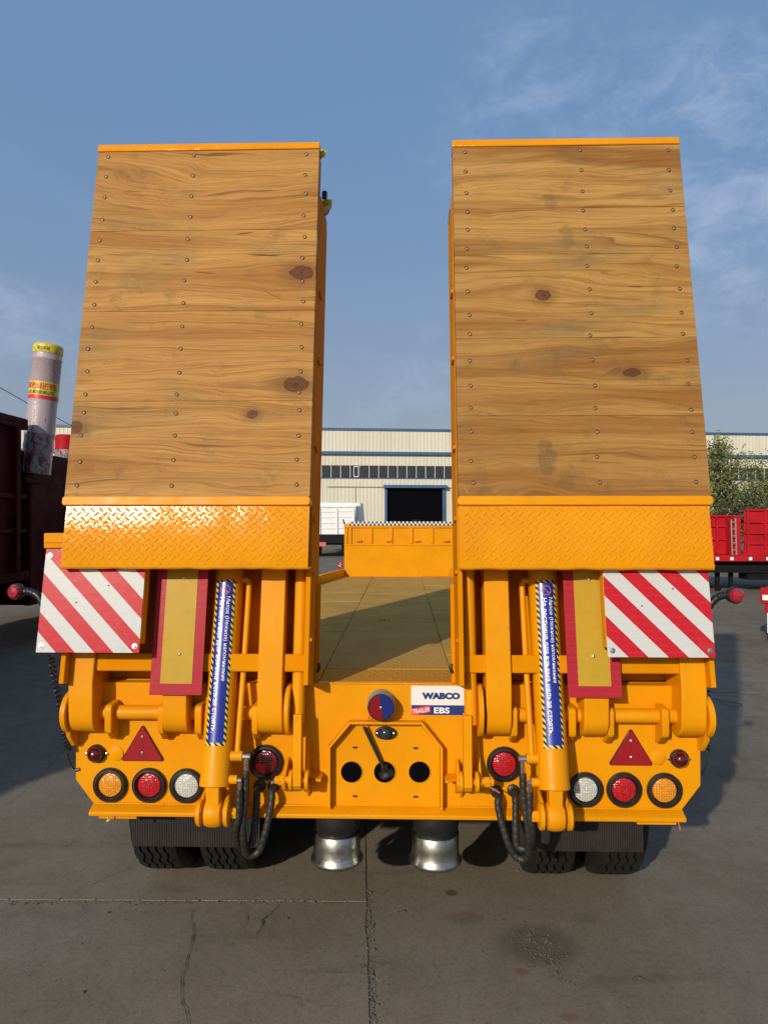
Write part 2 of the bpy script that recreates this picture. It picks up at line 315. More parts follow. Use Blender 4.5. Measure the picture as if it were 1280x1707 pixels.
c = blob(895, 1575, .20, .16, .38, (.045, .037, .026, 1), c); c = blob(868, 1619, .03, .026, .6, (.20, .075, .025, 1), c); c = blob(950, 1695, .04, .03, .5, (.19, .09, .03, 1), c)
c = blob(752, 1488, .03, .03, .6, (.03, .024, .018, 1), c); c = blob(775, 1530, .10, .06, .35, (.13, .075, .035, 1), c); c = blob(975, 1530, .06, .05, .3, (.08, .068, .05, 1), c)
m.set(Base_Color=c, Specular_IOR_Level=.08); m.put(m.b.inputs['Roughness'], m.rng(n2, .3, .7, .7, .9))
m.bump(m.math('ADD', m.math('ADD', m.math('MULTIPLY', n3, .35), m.math('MULTIPLY', n2, 1.0)), m.math('MULTIPLY', m.rng(pit, .02, .09, 0, 1), .4)), .35, .006); MATS['concrete'] = m.m
m = NT('cladding'); v = m.coord(); n = m.noise(v, .25, 5, .6); n2 = m.noise(m.map(v, (1.2, 1, .08)), 1.0, 6, .7)
c = m.mix(m.rng(n, .3, .7), (.60, .565, .44, 1), (.66, .625, .50, 1)); c = m.mix(m.rng(n2, .45, .75, 0, .28), c, (.40, .36, .27, 1)); m.set(Base_Color=c, Roughness=.55); MATS['cladding'] = m.m
m = NT('plastic_wrap'); v = m.coord(); q = m.xyz(v)
n = m.noise(m.map(v, (5, 5, 1.2)), 3.5, 7, .7, .6); c = m.mix(m.rng(n, .61, .66), (.44, .36, .37, 1), (.20, .012, .02, 1))
st = m.math('FRACT', m.math('MULTIPLY', m.math('ADD', q[0], m.math('MULTIPLY', q[1], .6)), 34.0)); c = m.mix(m.rng(st, .5, .9, 0, .35), c, (.36, .22, .26, 1))
m.set(Base_Color=c, Roughness=.25, Coat_Weight=.5); m.bump(m.noise(v, 30, 5, .7, .5), .6, .01); MATS['wrap'] = m.m
m = NT('film'); v = m.coord(); n = m.noise(m.map(v, (3, 3, 2)), 3.5, 7, .7, .8); c = m.mix(m.rng(n, .45, .6), (.30, .24, .24, 1), (.10, .01, .015, 1))
m.set(Base_Color=c, Roughness=.18, Coat_Weight=.6); m.bump(m.noise(v, 22, 5, .7, .8), .8, .02); MATS['film'] = m.m

# ------------------------------------------------------------------ mesh tools
class MB:
    def __init__(s): s.v = []; s.f = []; s.uv = None
    def add(s, vs, fs):
        o = len(s.v); s.v += [tuple(x) for x in vs]; s.f += [tuple(i+o for i in q) for q in fs]; return s
    def box(s, x0, x1, y0, y1, z0, z1):
        return s.hexa([(x0, y0, z0), (x1, y0, z0), (x1, y1, z0), (x0, y1, z0), (x0, y0, z1), (x1, y0, z1), (x1, y1, z1), (x0, y1, z1)])
    def hexa(s, p):
        return s.add(p, [(3, 2, 1, 0), (4, 5, 6, 7), (0, 1, 5, 4), (1, 2, 6, 5), (2, 3, 7, 6), (3, 0, 4, 7)])
    def prism(s, pts, fn):
        """pts: polygon (a,b); fn(a,b,k) -> 3d for k=0/1"""
        n = len(pts); v = [fn(a, b, 0) for a, b in pts]+[fn(a, b, 1) for a, b in pts]
        return s.add(v, [tuple(range(n))[::-1], tuple(range(n, 2*n))]+[(i, (i+1) % n, n+(i+1) % n, n+i) for i in range(n)])
    def exx(s, pts, x0, x1): return s.prism(pts, lambda a, b, k: (x1 if k else x0, a, b))      # profile in YZ
    def exy(s, pts, y0, y1): return s.prism(pts, lambda a, b, k: (a, y1 if k else y0, b))      # profile in XZ
    def exz(s, pts, z0, z1): return s.prism(pts, lambda a, b, k: (a, b, z1 if k else z0))
    def tube(s, path, r, n=12, cap=True):
        path = [Vector(p) for p in path]; rs = r if isinstance(r, (list, tuple)) else [r]*len(path); vs = []; fs = []; ref = None
        for i, p in enumerate(path):
            d = (path[min(i+1, len(path)-1)]-path[max(i-1, 0)]).normalized()
            if ref is None: ref = d.orthogonal().normalized()
            ref = (ref-d*ref.dot(d)); ref = ref.normalized() if ref.length > 1e-6 else d.orthogonal().normalized()
            b = d.cross(ref)
            for k in range(n):
                a = 2*PI*k/n; vs.append(p+(ref*math.cos(a)+b*math.sin(a))*rs[i])
        for i in range(len(path)-1):
            for k in range(n): k2 = (k+1) % n; fs.append((i*n+k, i*n+k2, (i+1)*n+k2, (i+1)*n+k))
        if cap: fs += [tuple(range(n))[::-1], tuple(range((len(path)-1)*n, len(path)*n))]
        return s.add(vs, fs)
    def lathe(s, prof, c, axis, n=32, cap=True):
        """prof: (r, t) along axis from c"""
        axis = Vector(axis).normalized(); a = axis.orthogonal().normalized(); b = axis.cross(a); c = Vector(c); vs = []; fs = []
        for r, t in prof:
            for k in range(n): g = 2*PI*k/n; vs.append(c+axis*t+(a*math.cos(g)+b*math.sin(g))*r)
        for i in range(len(prof)-1):
            for k in range(n): k2 = (k+1) % n; fs.append((i*n+k, i*n+k2, (i+1)*n+k2, (i+1)*n+k))
        if cap: fs += [tuple(range(n))[::-1], tuple(range((len(prof)-1)*n, len(prof)*n))]
        return s.add(vs, fs)
    def mesh(s, name, smooth=35):
        me = bpy.data.meshes.new(name); me.from_pydata(s.v, [], s.f); me.validate()
        bm = bmesh.new(); bm.from_mesh(me); bmesh.ops.recalc_face_normals(bm, faces=bm.faces); bm.to_mesh(me); bm.free()
        if smooth:
            for p in me.polygons: p.use_smooth = True
            me.set_sharp_from_angle(angle=math.radians(smooth))
        return me
def link(name, me, mat, parent=None, loc=None, label=None, kind=None):
    o = bpy.data.objects.new(name, me)
    if mat is not None and me is not None and len(me.materials) == 0: me.materials.append(MATS[mat])
    COL.objects.link(o)
    if parent is not None: o.parent = parent
    if loc is not None: o.location = loc
    if label: o['label'] = label
    if kind: o['kind'] = kind
    return o
def part(name, mb, mat, parent, bevel=0, smooth=35, label=None, kind=None, seg=2):
    o = link(name, mb.mesh(name, smooth), mat, parent, None, label, kind)
    if bevel:
        b = o.modifiers.new('bevel', 'BEVEL'); b.width = bevel; b.segments = seg; b.limit_method = 'ANGLE'; b.angle_limit = math.radians(38); b.harden_normals = False
    return o
def centred(name, mb, c, mat, parent, **k):
    """mesh written about a local origin, object placed at c"""
    o = part(name, mb, mat, parent, **k); o.location = c; return o
def thing(name, label, cat, group=None, loc=(0, 0, 0)):
    o = bpy.data.objects.new(name, None); COL.objects.link(o); o.location = loc; o['label'] = label; o['category'] = cat
    if group: o['group'] = group
    o.empty_display_size = .2; return o
def tag(o, label, cat, group=None):
    o['label'] = label; o['category'] = cat
    if group: o['group'] = group
    return o
def rrect(x0, x1, z0, z1, r, n=4):
    out = []
    for cx, cz, a0 in ((x1-r, z0+r, -90), (x1-r, z1-r, 0), (x0+r, z1-r, 90), (x0+r, z0+r, 180)):
        for k in range(n+1): a = math.radians(a0+90*k/n); out.append((cx+r*math.cos(a), cz+r*math.sin(a)))
    return out
def arc(cy, cz, r, a0, a1, n):
    return [(cy+r*math.cos(math.radians(a0+(a1-a0)*k/n)), cz+r*math.sin(math.radians(a0+(a1-a0)*k/n))) for k in range(n+1)]
def smoothpath(pts, n=8):
    pts = [Vector(p) for p in pts]; out = []
    for i in range(len(pts)-1):
        p0, p1, p2, p3 = pts[max(i-1, 0)], pts[i], pts[i+1], pts[min(i+2, len(pts)-1)]
        for k in range(n):
            t = k/n; out.append(.5*((2*p1)+(p2-p0)*t+(2*p0-5*p1+4*p2-p3)*t*t+(3*p1-p0-3*p2+p3)*t**3))
    return out+[pts[-1]]
def text_data(body, size, bold=0.0, shear=0.0, xs=1.0):
    """flat text -> list of 2d verts and faces, centred"""
    cu = bpy.data.curves.new('txt', 'FONT'); cu.body = body; cu.size = size; cu.offset = bold; cu.shear = shear; cu.resolution_u = 3
    o = bpy.data.objects.new('txt', cu); COL.objects.link(o); bpy.context.view_layer.update()
    dg = bpy.context.evaluated_depsgraph_get(); me = bpy.data.meshes.new_from_object(o.evaluated_get(dg))
    bm = bmesh.new(); bm.from_mesh(me); bmesh.ops.triangulate(bm, faces=bm.faces)
    vs = [(q.co.x*xs, q.co.y) for q in bm.verts]; bm.verts.index_update(); fs = [tuple(q.index for q in f.verts) for f in bm.faces]; bm.free()
    bpy.data.objects.remove(o); bpy.data.curves.remove(cu); bpy.data.meshes.remove(me)
    if not vs: return [], [], 0, 0
    x0, x1 = min(a for a, b in vs), max(a for a, b in vs); y0, y1 = min(b for a, b in vs), max(b for a, b in vs)
    return [(a-(x0+x1)/2, b-(y0+y1)/2) for a, b in vs], fs, x1-x0, y1-y0
def put_text(name, body, height, width, fn, mat, parent, bold=0.0, shear=0.0):
    vs, fs, w, h = text_data(body, 1.0, bold, shear)
    if not vs: return None
    mb = MB(); mb.add([fn(a*width/w, b*height/h) for a, b in vs], fs)
    me = bpy.data.meshes.new(name); me.from_pydata(mb.v, [], mb.f); return link(name, me, mat, parent)

# ================================================================== GROUND
R0 = 4000
gm = MB(); gm.add([(-R0, -R0, -.0045), (R0, -R0, -.0045), (R0, R0, -.0045), (-R0, R0, -.0045)], [(0, 1, 2, 3)])
ground = part('ground', gm, 'concrete', None, smooth=0); ground['kind'] = 'structure'
GA = math.radians(3.6); GO = atg(612, 1503)
def G(a, b, z=0):  # slab grid: a across, b away, origin at the joint crossing
    return (GO.x+a*math.cos(GA)-b*math.sin(GA)*1.0, GO.y+a*math.sin(GA)*.25+b*math.cos(GA), z)
def jag(p0, p1, amp, chip, step, seed):
    p0, p1 = Vector(p0), Vector(p1); L = (p1-p0).length; n = max(2, int(L/step)); out = []
    d = (p1-p0)/L; nn = Vector((-d.y, d.x))
    for i in range(n):
        t = i/n; p = p0+(p1-p0)*t
        o = amp*(mnoise.noise((p.x*9, p.y*9, seed))+.6*mnoise.noise((p.x*37, p.y*37, seed)))
        c = mnoise.noise((p.x*2.6+7, p.y*2.6, seed*1.7)); o += chip*max(0, c-.25)*(.5+.8*abs(mnoise.noise((p.x*30, p.y*30, 3))))
        if i == 0: o = 0
        out.append(p+nn*o)
    return out
cols = [-16.3, -12.2, -8.1, -4.05, 0, 4.1, 8.2, 12.3, 16.4, 20.5, 24.6]
rows = {0: [-6.5, -3.6, 0, 3.95, 8, 12, 16, 20, 24, 28, 32], 1: [-6.5, -4.2, 3.95, 8, 12, 16, 20, 24, 28, 32]}
for i in range(len(cols)-1):
    rr = rows[0] if cols[i] < -.1 else rows[1]
    for j in range(len(rr)-1):
        a0, a1, b0, b1 = cols[i]+.0035, cols[i+1]-.0035, rr[j]+.0035, rr[j+1]-.0035
        near = abs((a0+a1)/2) < 4.5 and b0 < 4
        st = .022 if near else .5; am = .0022 if near else .002; ch = .028 if near else 0
        cs = [Vector((a0, b0)), Vector((a1, b0)), Vector((a1, b1)), Vector((a0, b1))]; loop = []
        for k in range(4): loop += jag(cs[k], cs[(k+1) % 4], am, ch, st, 3+i*1.3+j*.7)
        pts = [G(p.x, p.y) for p in loop]; n = len(pts)
        dz = random.uniform(-.002, .002)
        mb = MB(); mb.add([(x, y, dz) for x, y, _ in pts]+[(x, y, -.03) for x, y, _ in pts], [tuple(range(n))]+[(q, n+q, n+(q+1) % n, (q+1) % n) for q in range(n)])
        part('concrete_slab', mb, 'concrete', ground, smooth=20)
def crack(pxs, w, jit=.012):
    pts = [atg(*p) for p in pxs]; path = []
    for i in range(len(pts)-1):
        L = (pts[i+1]-pts[i]).length; n = max(2, int(L/.016))
        for k in range(n): path.append(pts[i].lerp(pts[i+1], k/n))
    vs = []; fs = []
    for i, p in enumerate(path):
        d = (path[min(i+1, len(path)-1)]-path[max(0, i-1)]).normalized(); nn = Vector((-d.y, d.x, 0))
        o = jit*(mnoise.noise(p*14)+.7*mnoise.noise(p*45)); ww = w*(.25+1.1*abs(mnoise.noise(p*22+Vector((9, 1, 2)))))*min(1, (i+1)/6, (len(path)-i)/6)
        c = p+nn*o; vs += [(c.x-nn.x*ww, c.y-nn.y*ww, .0042), (c.x+nn.x*ww, c.y+nn.y*ww, .0042)]
        if i: fs.append((2*i-2, 2*i-1, 2*i+1, 2*i))
    mb = MB(); mb.add(vs, fs); part('crack', mb, 'crack', ground, smooth=0)
crack([(318, 1512), (322, 1560), (316, 1590), (302, 1650), (312, 1700), (318, 1720)], .0032)
crack([(468, 1507), (440, 1535), (425, 1570)], .0040); crack([(412, 1512), (411, 1548)], .0030); crack([(345, 1510), (352, 1522), (322, 1530)], .003)
crack([(250, 1435), (190, 1460), (118, 1490)], .0016); crack([(325, 1645), (440, 1655), (600, 1690)], .0012); crack([(0, 1545), (30, 1520)], .0016)
crack([(125, 1505), (150, 1520), (168, 1518)], .0025); crack([(205, 1505), (197, 1522)], .003); crack([(0, 1350), (60, 1305), (120, 1235)], .002)
crack([(535, 1622), (600, 1622)], .002); crack([(395, 1600), (392, 1625)], .0015)
# loose grit: along the joints and in the dirt patch
def pebble(mb, p, r):
    ph = random.random()*6; vs = []
    for (a, b) in ((0, 1), (1.05, .55), (1.05, .55), (1.05, .55), (1.05, .55), (1.05, .55)): pass
    top = (p.x, p.y, p.z+r*random.uniform(.7, 1.1)); ring = []
    for k in range(5):
        g = ph+2*PI*k/5; q = r*random.uniform(.75, 1.25); ring.append((p.x+q*math.cos(g), p.y+q*math.sin(g), p.z+r*random.uniform(.15, .45)))
    bot = (p.x, p.y, p.z-r*.4); o = [top]+ring+[bot]
    mb.add(o, [(0, 1+k, 1+(k+1) % 5) for k in range(5)]+[(6, 1+(k+1) % 5, 1+k) for k in range(5)])
mb = MB()
for i in range(900):
    a = random.gauss(0, .35); b = random.gauss(0, .3); t = a*.8
    p = atg(905+a*95+b*25, 1585+a*75-b*45); pebble(mb, p, abs(random.gauss(0, .0020))+.0008)
for i in range(420):
    y = random.uniform(1480, 1712); p = atg(613+(y-1503)*.05+random.gauss(0, 5 if random.random() < .7 else 14)*(1 if mnoise.noise((y*.02, 0, 0)) > -.1 else .4), y); pebble(mb, p, abs(random.gauss(0, .0024))+.001)
for i in range(420):
    x = random.uniform(0, 612); p = atg(x, 1503+random.gauss(1, 2.2)); pebble(mb, p, abs(random.gauss(0, .0022))+.0008)
for i in range(260):
    p = atg(random.uniform(-20, 1300), random.uniform(1400, 1715)); pebble(mb, p, abs(random.gauss(0, .0016))+.0008)
for q in ((455, 1452), (478, 1532), (672, 1520), (862, 1452), (138, 1656), (926, 1624), (1066, 1632), (662, 1521), (865, 1440), (180, 1522)): pebble(mb, atg(*q), random.uniform(.006, .010))
g = part('gravel', mb, 'stone', None, smooth=0); g['kind'] = 'stuff'; g['label'] = 'loose grit and crumbs of stone on the concrete'; g['category'] = 'gravel'

# ================================================================== LOWBED TRAILER
TR = thing('lowbed_trailer', 'orange lowbed trailer seen from the rear with two upright wooden loading ramps', 'trailer', loc=(0, 0, -ZO))
# rear panel
pan = [(-1.25, .76), (-1.176, .662), (1.176, .662), (1.25, .76), (1.25, 1.02), (1.15, 1.153), (-1.15, 1.153), (-1.25, 1.02)]
rear = part('rear_panel', MB().exy(pan, 0, .05), 'orange', TR, .003)
part('bumper_lip', MB().exx([(-.048, .632), (-.05, .648), (-.012, .666), (.045, .668), (.045, .632)], -1.176, 1.176), 'orange', TR, .004)
part('side_rail', MB().box(-1.25, -1.2, .05, 2.2, .78, 1.14), 'orange', TR, .004); part('side_rail', MB().box(1.2, 1.25, .05, 2.2, .78, 1.14), 'orange', TR, .004)
part('under_skirt', MB().box(-1.155, -1.0, .0, .03, .603, .632), 'orange', TR, .002); part('under_skirt', MB().box(1.0, 1.155, .0, .03, .603, .632), 'orange', TR, .002)
# welded top bead of the panel
bead = [(-.236+.507*k/60, -.001+.0015*mnoise.noise((k*1.7, 0, 0)), 1.155+.003*mnoise.noise((k*.9, 2, 0))) for k in range(61)]
part('weld_bead', MB().tube(bead, .004, 6), 'orange', rear)
# licence plate recess: raised flange frame
hexp = [(-.223, .668), (-.223, .912), (-.138, 1.012), (.150, 1.012), (.231, .912), (.231, .668)]
mb = MB(); t = .010
for k in range(len(hexp)-1):
    (ax, az), (bx, bz) = hexp[k], hexp[k+1]; L = math.hypot(bx-ax, bz-az); nx, nz = (bz-az)/L, -(bx-ax)/L
    def ins(q, w):
        pr, cu, nxq = hexp[max(q-1, 0)], hexp[q], hexp[min(q+1, len(hexp)-1)]
        d1 = Vector((cu[0]-pr[0], cu[1]-pr[1])) if q > 0 else Vector((nxq[0]-cu[0], nxq[1]-cu[1])); d2 = Vector((nxq[0]-cu[0], nxq[1]-cu[1])) if q < len(hexp)-1 else d1
        n1 = Vector((d1.y, -d1.x)).normalized(); n2 = Vector((d2.y, -d2.x)).normalized(); b = (n1+n2); b = b/max(.3, b.length_squared/2)/1.0
        return cu[0]+b.x*w, cu[1]+b.y*w
    i0, i1 = ins(k, t), ins(k+1, t)
    mb.hexa([(ax, -.042, az), (bx, -.042, bz), (i1[0], -.042, i1[1]), (i0[0], -.042, i0[1]), (ax, .0, az), (bx, .0, bz), (i1[0], .0, i1[1]), (i0[0], .0, i0[1])])
frame = part('plate_frame', mb, 'orange', TR, .002)
def disc(x, z, r, y, n=28): 
    return MB().lathe([(r*.98, 0), (r, .001), (r, .003)], (x, y, z), (0, 1, 0), n)
for px in (586, 641, 699):
    p = at(px, 1286.5, 0); o = part('cutout_hole', disc(p.x, p.z, .0425, -.003), 'interior_black', rear)
    part('hole_rim', MB().lathe([(.0425, -.0038), (.0455, -.0038), (.0455, -.001), (.0425, -.001), (.0425, -.0038)], (p.x, 0, p.z), (0, 1, 0), 28, cap=False), 'orange', o)
for px, py in ((592, 1246), (693, 1247), (592, 1327), (693, 1328)):
    p = at(px, py, 0); part('slot', MB().exy(rrect(p.x-.0095, p.x+.0095, p.z-.003, p.z+.003, .0028), -.0022, .001), 'interior_black', rear)
# small oval lamp above the holes
p = at(643, 1221, 0); ov = [(p.x+.043*math.cos(2*PI*k/28), p.z+.026*math.sin(2*PI*k/28)) for k in range(28)]
o = part('number_plate_lamp', MB().exy(ov, -.014, .0), 'rubber_gasket', TR, .003)
part('lamp_lens', MB().lathe([(.022, 0), (.02, -.012), (.012, -.018), (.001, -.02)], (p.x, -.012, p.z), (0, 1, 0), 20), 'dark_glass', o)
for s_ in (-1, 1): part('rivet', MB().lathe([(.0048, 0), (.0045, -.003), (.001, -.0045)], (p.x+s_*.033, -.0135, p.z), (0, 1, 0), 10), 'steel', o)
# round red and blue socket cap
p = at(636, 1172, 0); cax = (0, -1, 0)
sock = part('socket_housing', MB().lathe([(.0575, 0), (.0575, .012), (.054, .016), (.0545, .06), (.051, .066)], p, cax, 36), 'grey_plastic', TR)
for half, mt in ((0, 'lens_red_cap'), (1, 'lens_blue')):
    vs = [(0, 0)]; n = 20; a0 = math.radians(100 + 180*half)
    vs += [(.0485*math.cos(a0+PI*k/n), .0485*math.sin(a0+PI*k/n)) for k in range(n+1)]
    part('cap_half', MB().exy([(p.x+a*.995, p.z+b) for a, b in vs], -.0715, -.066), mt, sock, .001)
part('cap_rim', MB().lathe([(.0485, .063), (.0525, .063), (.0525, .0725), (.0485, .0725), (.0485, .063)], p, cax, 36, cap=False), 'wire_black', sock)
part('cap_screw', MB().lathe([(.0065, .071), (.006, .0735), (.002, .0745)], p, cax, 12), 'steel', sock)
a = at(614, 1199, -.03); b = at(607, 1212, -.03); c_ = at(640, 1281, -.015)
part('cap_wire', MB().tube(smoothpath([at(617, 1190, -.02), a, b]), .0022, 8), 'print_red', TR)
coil = []
for k in range(330):
    q = b.lerp(c_, k/329); g = 2*PI*k/9; coil.append((q.x+.0052*math.cos(g), q.y+.0052*math.sin(g), q.z))
part('coiled_wire', MB().tube(coil, .0030, 6), 'wire_black', TR)
part('plug', MB().lathe([(.014, 0), (.016, .02), (.03, .028), (.03, .04)], at(640, 1278, -.018), (.3, .5, -1), 16), 'rubber_gasket', TR)
# brake maker plate
x0, x1, z0, z1 = .106, .319, 1.031, 1.148
st = part('brake_sticker', MB().exy(rrect(x0, x1, z0, z1, .004), -.0035, -.0005), 'decal_white', TR)
part('blue_band', MB().box(x0+.001, x1-.001, -.0048, -.003, z0+.001, z0+.040), 'navy', st)
part('red_flag', MB().exy([(x0+.001, z0+.002), (x0+.012, z0+.001), (x0+.077, z0+.012), (x0+.077, z0+.037), (x0+.058, z0+.037), (x0+.001, z0+.026)], -.0064, -.0044), 'print_red', st)
flat = lambda cx, cz, y, rot=0: (lambda a, b: (cx+a*math.cos(rot)-b*math.sin(rot), y, cz+a*math.sin(rot)+b*math.cos(rot)))
put_text('lettering', 'WABCO', .027, .152, flat(x0+.119, z0+.077, -.0045), 'navy', st, .07)
put_text('lettering', 'EBS', .024, .062, flat(x0+.122, z0+.020, -.0068), 'print_white', st, .03)
put_text('lettering', 'TRAILER', .018, .068, flat(x0+.039, z0+.0195, -.0082, .16), 'print_white', st, .012, .25)
# ---------------- lamps on the rear panel
def lamp(x, z, mat, ro=.0695, name='tail_lamp', bright=False):
    o = part(name, MB().lathe([(ro, 0), (ro, .010), (ro-.006, .016), (ro-.013, .017), (ro-.0215, .003), (ro-.023, -.004)], (x, -.001, z), (0, -1, 0), 40, cap=False), 'rubber_gasket', TR)
    L = centred('lamp_lens', MB().lathe([(ro-.0215, -.003), (ro-.0235, .006), (ro-.034, .0095), (.012, .011), (.001, .0112)], (0, 0, 0), (0, -1, 0), 36), (x, -.001, z), mat, o)
    if bright:
        centred('lamp_core', MB().lathe([(.017, .010), (.014, .0145), (.001, .0155)], (0, 0, 0), (0, -1, 0), 20), (x+.006, -.001, z-.002), 'lens_red', o)
    return o
for s_ in (-1, 1):
    lamp(s_*1.106, .741, 'lens_amber'); lamp(s_*.9476, .742, 'lens_red', bright=(s_ > 0)); lamp(s_*.796, .741, 'lens_clear'); lamp(s_*.4758, .839, 'lens_dark_red' if s_ < 0 else 'lens_red')
    # small round side lamp with two screws
    o = part('round_lamp', MB().lathe([(.036, 0), (.036, .014), (.030, .02)], (s_*1.163, -.001, .868), (0, -1, 0), 28), 'rubber_gasket', TR)
    part('lamp_lens', MB().lathe([(.030, .016), (.027, .032), (.018, .042), (.001, .046)], (s_*1.163, -.001, .868), (0, -1, 0), 28), 'lens_round_red', o)
    for k in (-1, 1): part('lamp_ear', MB().lathe([(.007, 0), (.006, .006), (.001, .008)], (s_*1.163+k*.041, -.001, .866), (0, -1, 0), 10), 'steel', o)
    x = s_*1.083; part('blank_disc', MB().lathe([(.029, 0), (.029, .003), (.0265, .0045), (.001, .005)], (x, -.0005, .866 if s_ < 0 else .868), (0, -1, 0), 28), 'orange', TR)
    # warning triangle
    cx = s_*.975; tri = []
    for (a, b), an in (((cx-.076, .846), 210), ((cx+.076, .846), 330), ((cx, .972), 90)):
        for k in (-50, -25, 0, 25, 50): tri.append((a+.008*math.cos(math.radians(an+k)), b+.008*math.sin(math.radians(an+k))))
    o = part('warning_triangle', MB().exy(tri, -.006, .0), 'rubber_gasket', TR, .001)
    cz = sum(b for a, b in tri)/len(tri); inn = [(cx+(a-cx)*.93, cz+(b-cz)*.93) for a, b in tri]
    lf = [q for q in inn if q[0] <= cx+.0001]; 
    centred('reflector', MB().exy([(a-cx, b-cz) for a, b in inn], -.0035, 0), (cx, -.0055, cz), 'lens_reflector', o)
    for zz in (.936, .872): part('bolt', MB().lathe([(.0065, 0), (.006, .004), (.003, .006)], (cx, -.0085, zz), (0, -1, 0), 10), 'steel', o)
    part('reflector_rib', MB().box(cx-.0012, cx+.0012, -.0102, -.008, .868, .945), 'lens_reflector', o)

def weld(pts, parent, r=.0038):
    path = []
    for i in range(len(pts)-1):
        a, b = Vector(pts[i]), Vector(pts[i+1]); n = max(2, int((b-a).length/.006))
        for k in range(n): path.append(a.lerp(b, k/n)+Vector((mnoise.noise((k*.9, i, a.x*9)), 0, mnoise.noise((k*.8, i+4, a.z*9))))*.0012)
    path.append(Vector(pts[-1]))
    part('weld_bead', MB().tube(path, [r*(.8+.45*abs(math.sin(k*1.3+i))) for k in range(len(path))], 6), 'orange', parent, smooth=60)
weld([(x-.004 if x < 0 else x+.004, -.001, z) for x, z in hexp], frame)
weld([(x+.014 if x < 0 else x-.014, -.001, z-.012 if z > .95 else z) for x, z in hexp], frame)
weld([(-1.17, -.010, .669), (-.7, -.010, .669), (-.2, -.010, .669)], rear, .003); weld([(.25, -.010, .669), (.7, -.010, .669), (1.17, -.010, .669)], rear, .003)
# ---------------- hinge line
SY, SZ = -.032, 1.042
def lean(Y0, Z0, z): return Y0+(z-Z0)*.2
for s_ in (-1, 1):
    sh = part('hinge_shaft', MB().lathe([(.028, 0), (.028, .85)], (s_*1.235, SY, SZ), (-s_, 0, 0), 24), 'orange', TR)
    for a, b in ((1.098, 1.070), (.888, .864), (.742, .714), (.517, .493)):
        prof = [(0, 1.085), (-.045, 1.082)]+arc(-.066, 1.062, .02, 90, 180, 4)+[(-.086, .985), (-.078, .972), (-.062, .966), (-.03, .935), (0, .93)]
        tb_ = part('hinge_tab', MB().exx(prof, min(s_*a, s_*b), max(s_*a, s_*b)), 'orange', TR, .004)
        for xx in (s_*a+.002*s_, s_*b-.002*s_): weld([(xx, -.002, .935), (xx, -.002, 1.08)], tb_)
    part('shaft_collar', MB().lathe([(.078, 0), (.082, .003), (.082, .02), (.078, .023)], (s_*1.237, SY-.012, SZ+.005), (s_, 0, 0), 32), 'orange', sh)
    part('shaft_collar', MB().lathe([(.098, 0), (.102, .003), (.102, .016), (.098, .02)], (s_*.384, SY-.005, SZ+.02), (-s_, 0, 0), 32), 'orange', sh)
    # outer cheek that carries the shaft
    part('hinge_cheek', MB().exx([(0, 1.12), (-.06, 1.09), (-.095, 1.03), (-.075, .955), (-.03, .905), (.03, .9), (.03, 1.12)], min(s_*1.235, s_*1.255), max(s_*1.235, s_*1.255)), 'orange', TR, .004)
    # gusset beside the licence frame
    for k in (0, 1):
        gx0, gx1 = (.233, .36)
        part('gusset', MB().prism([(0, 0), (.115, 0), (.115, -.01), (.012, -.085), (0, -.085)], lambda a, b, kk: (s_*(gx0+a)+(.004 if s_ > 0 else -.012), b, .79+(.010 if kk else 0)-(b+.085)*.0)), 'orange', TR, .002) if k == 0 else None
    part('gusset_web', MB().exx([(0, .79), (-.08, .79), (0, .70)], min(s_*.30, s_*.31), max(s_*.30, s_*.31)), 'orange', TR, .002)
# ---------------- loading ramps
NA = math.atan(.2); NV = Vector((0, -math.cos(NA), math.sin(NA)))
def RP(x, z, n=0.0):
    return Vector((x, -.11+(z-1.89)*.2, z))+NV*n
def rbox(mb, x0, x1, z0, z1, n0, n1):
    return mb.hexa([RP(x0, z0, n1), RP(x1, z0, n1), RP(x1, z0, n0), RP(x0, z0, n0), RP(x0, z1, n1), RP(x1, z1, n1), RP(x1, z1, n0), RP(x0, z1, n0)])
lozm = None
SEAMS = {-1: [WT, 3.035, 2.672, 2.288, WB], 1: [WT, 3.12, 2.91, 2.545, 2.222, WB]}
SCR = {-1: ([258, 294, 328, 364, 400, 434, 471, 508, 545, 583, 622, 656, 688, 726, 768, 808], (.047, .435, .945)),
       1: ([248, 283, 318, 350, 382, 412, 445, 484, 524, 558, 601, 641, 682, 721, 764, 805], (.058, .565, .945))}
scm = MB().lathe([(.0046, .0004), (.0048, .0009), (.0036, .0013), (.0018, .0007), (.001, .0005)], (0, 0, 0), NV, 10).mesh('screw')
holem = MB().lathe([(.0084, .0003), (.0080, .0005), (.001, .0006)], (0, .0, .0008), NV, 14, cap=False).mesh('screw_hole')
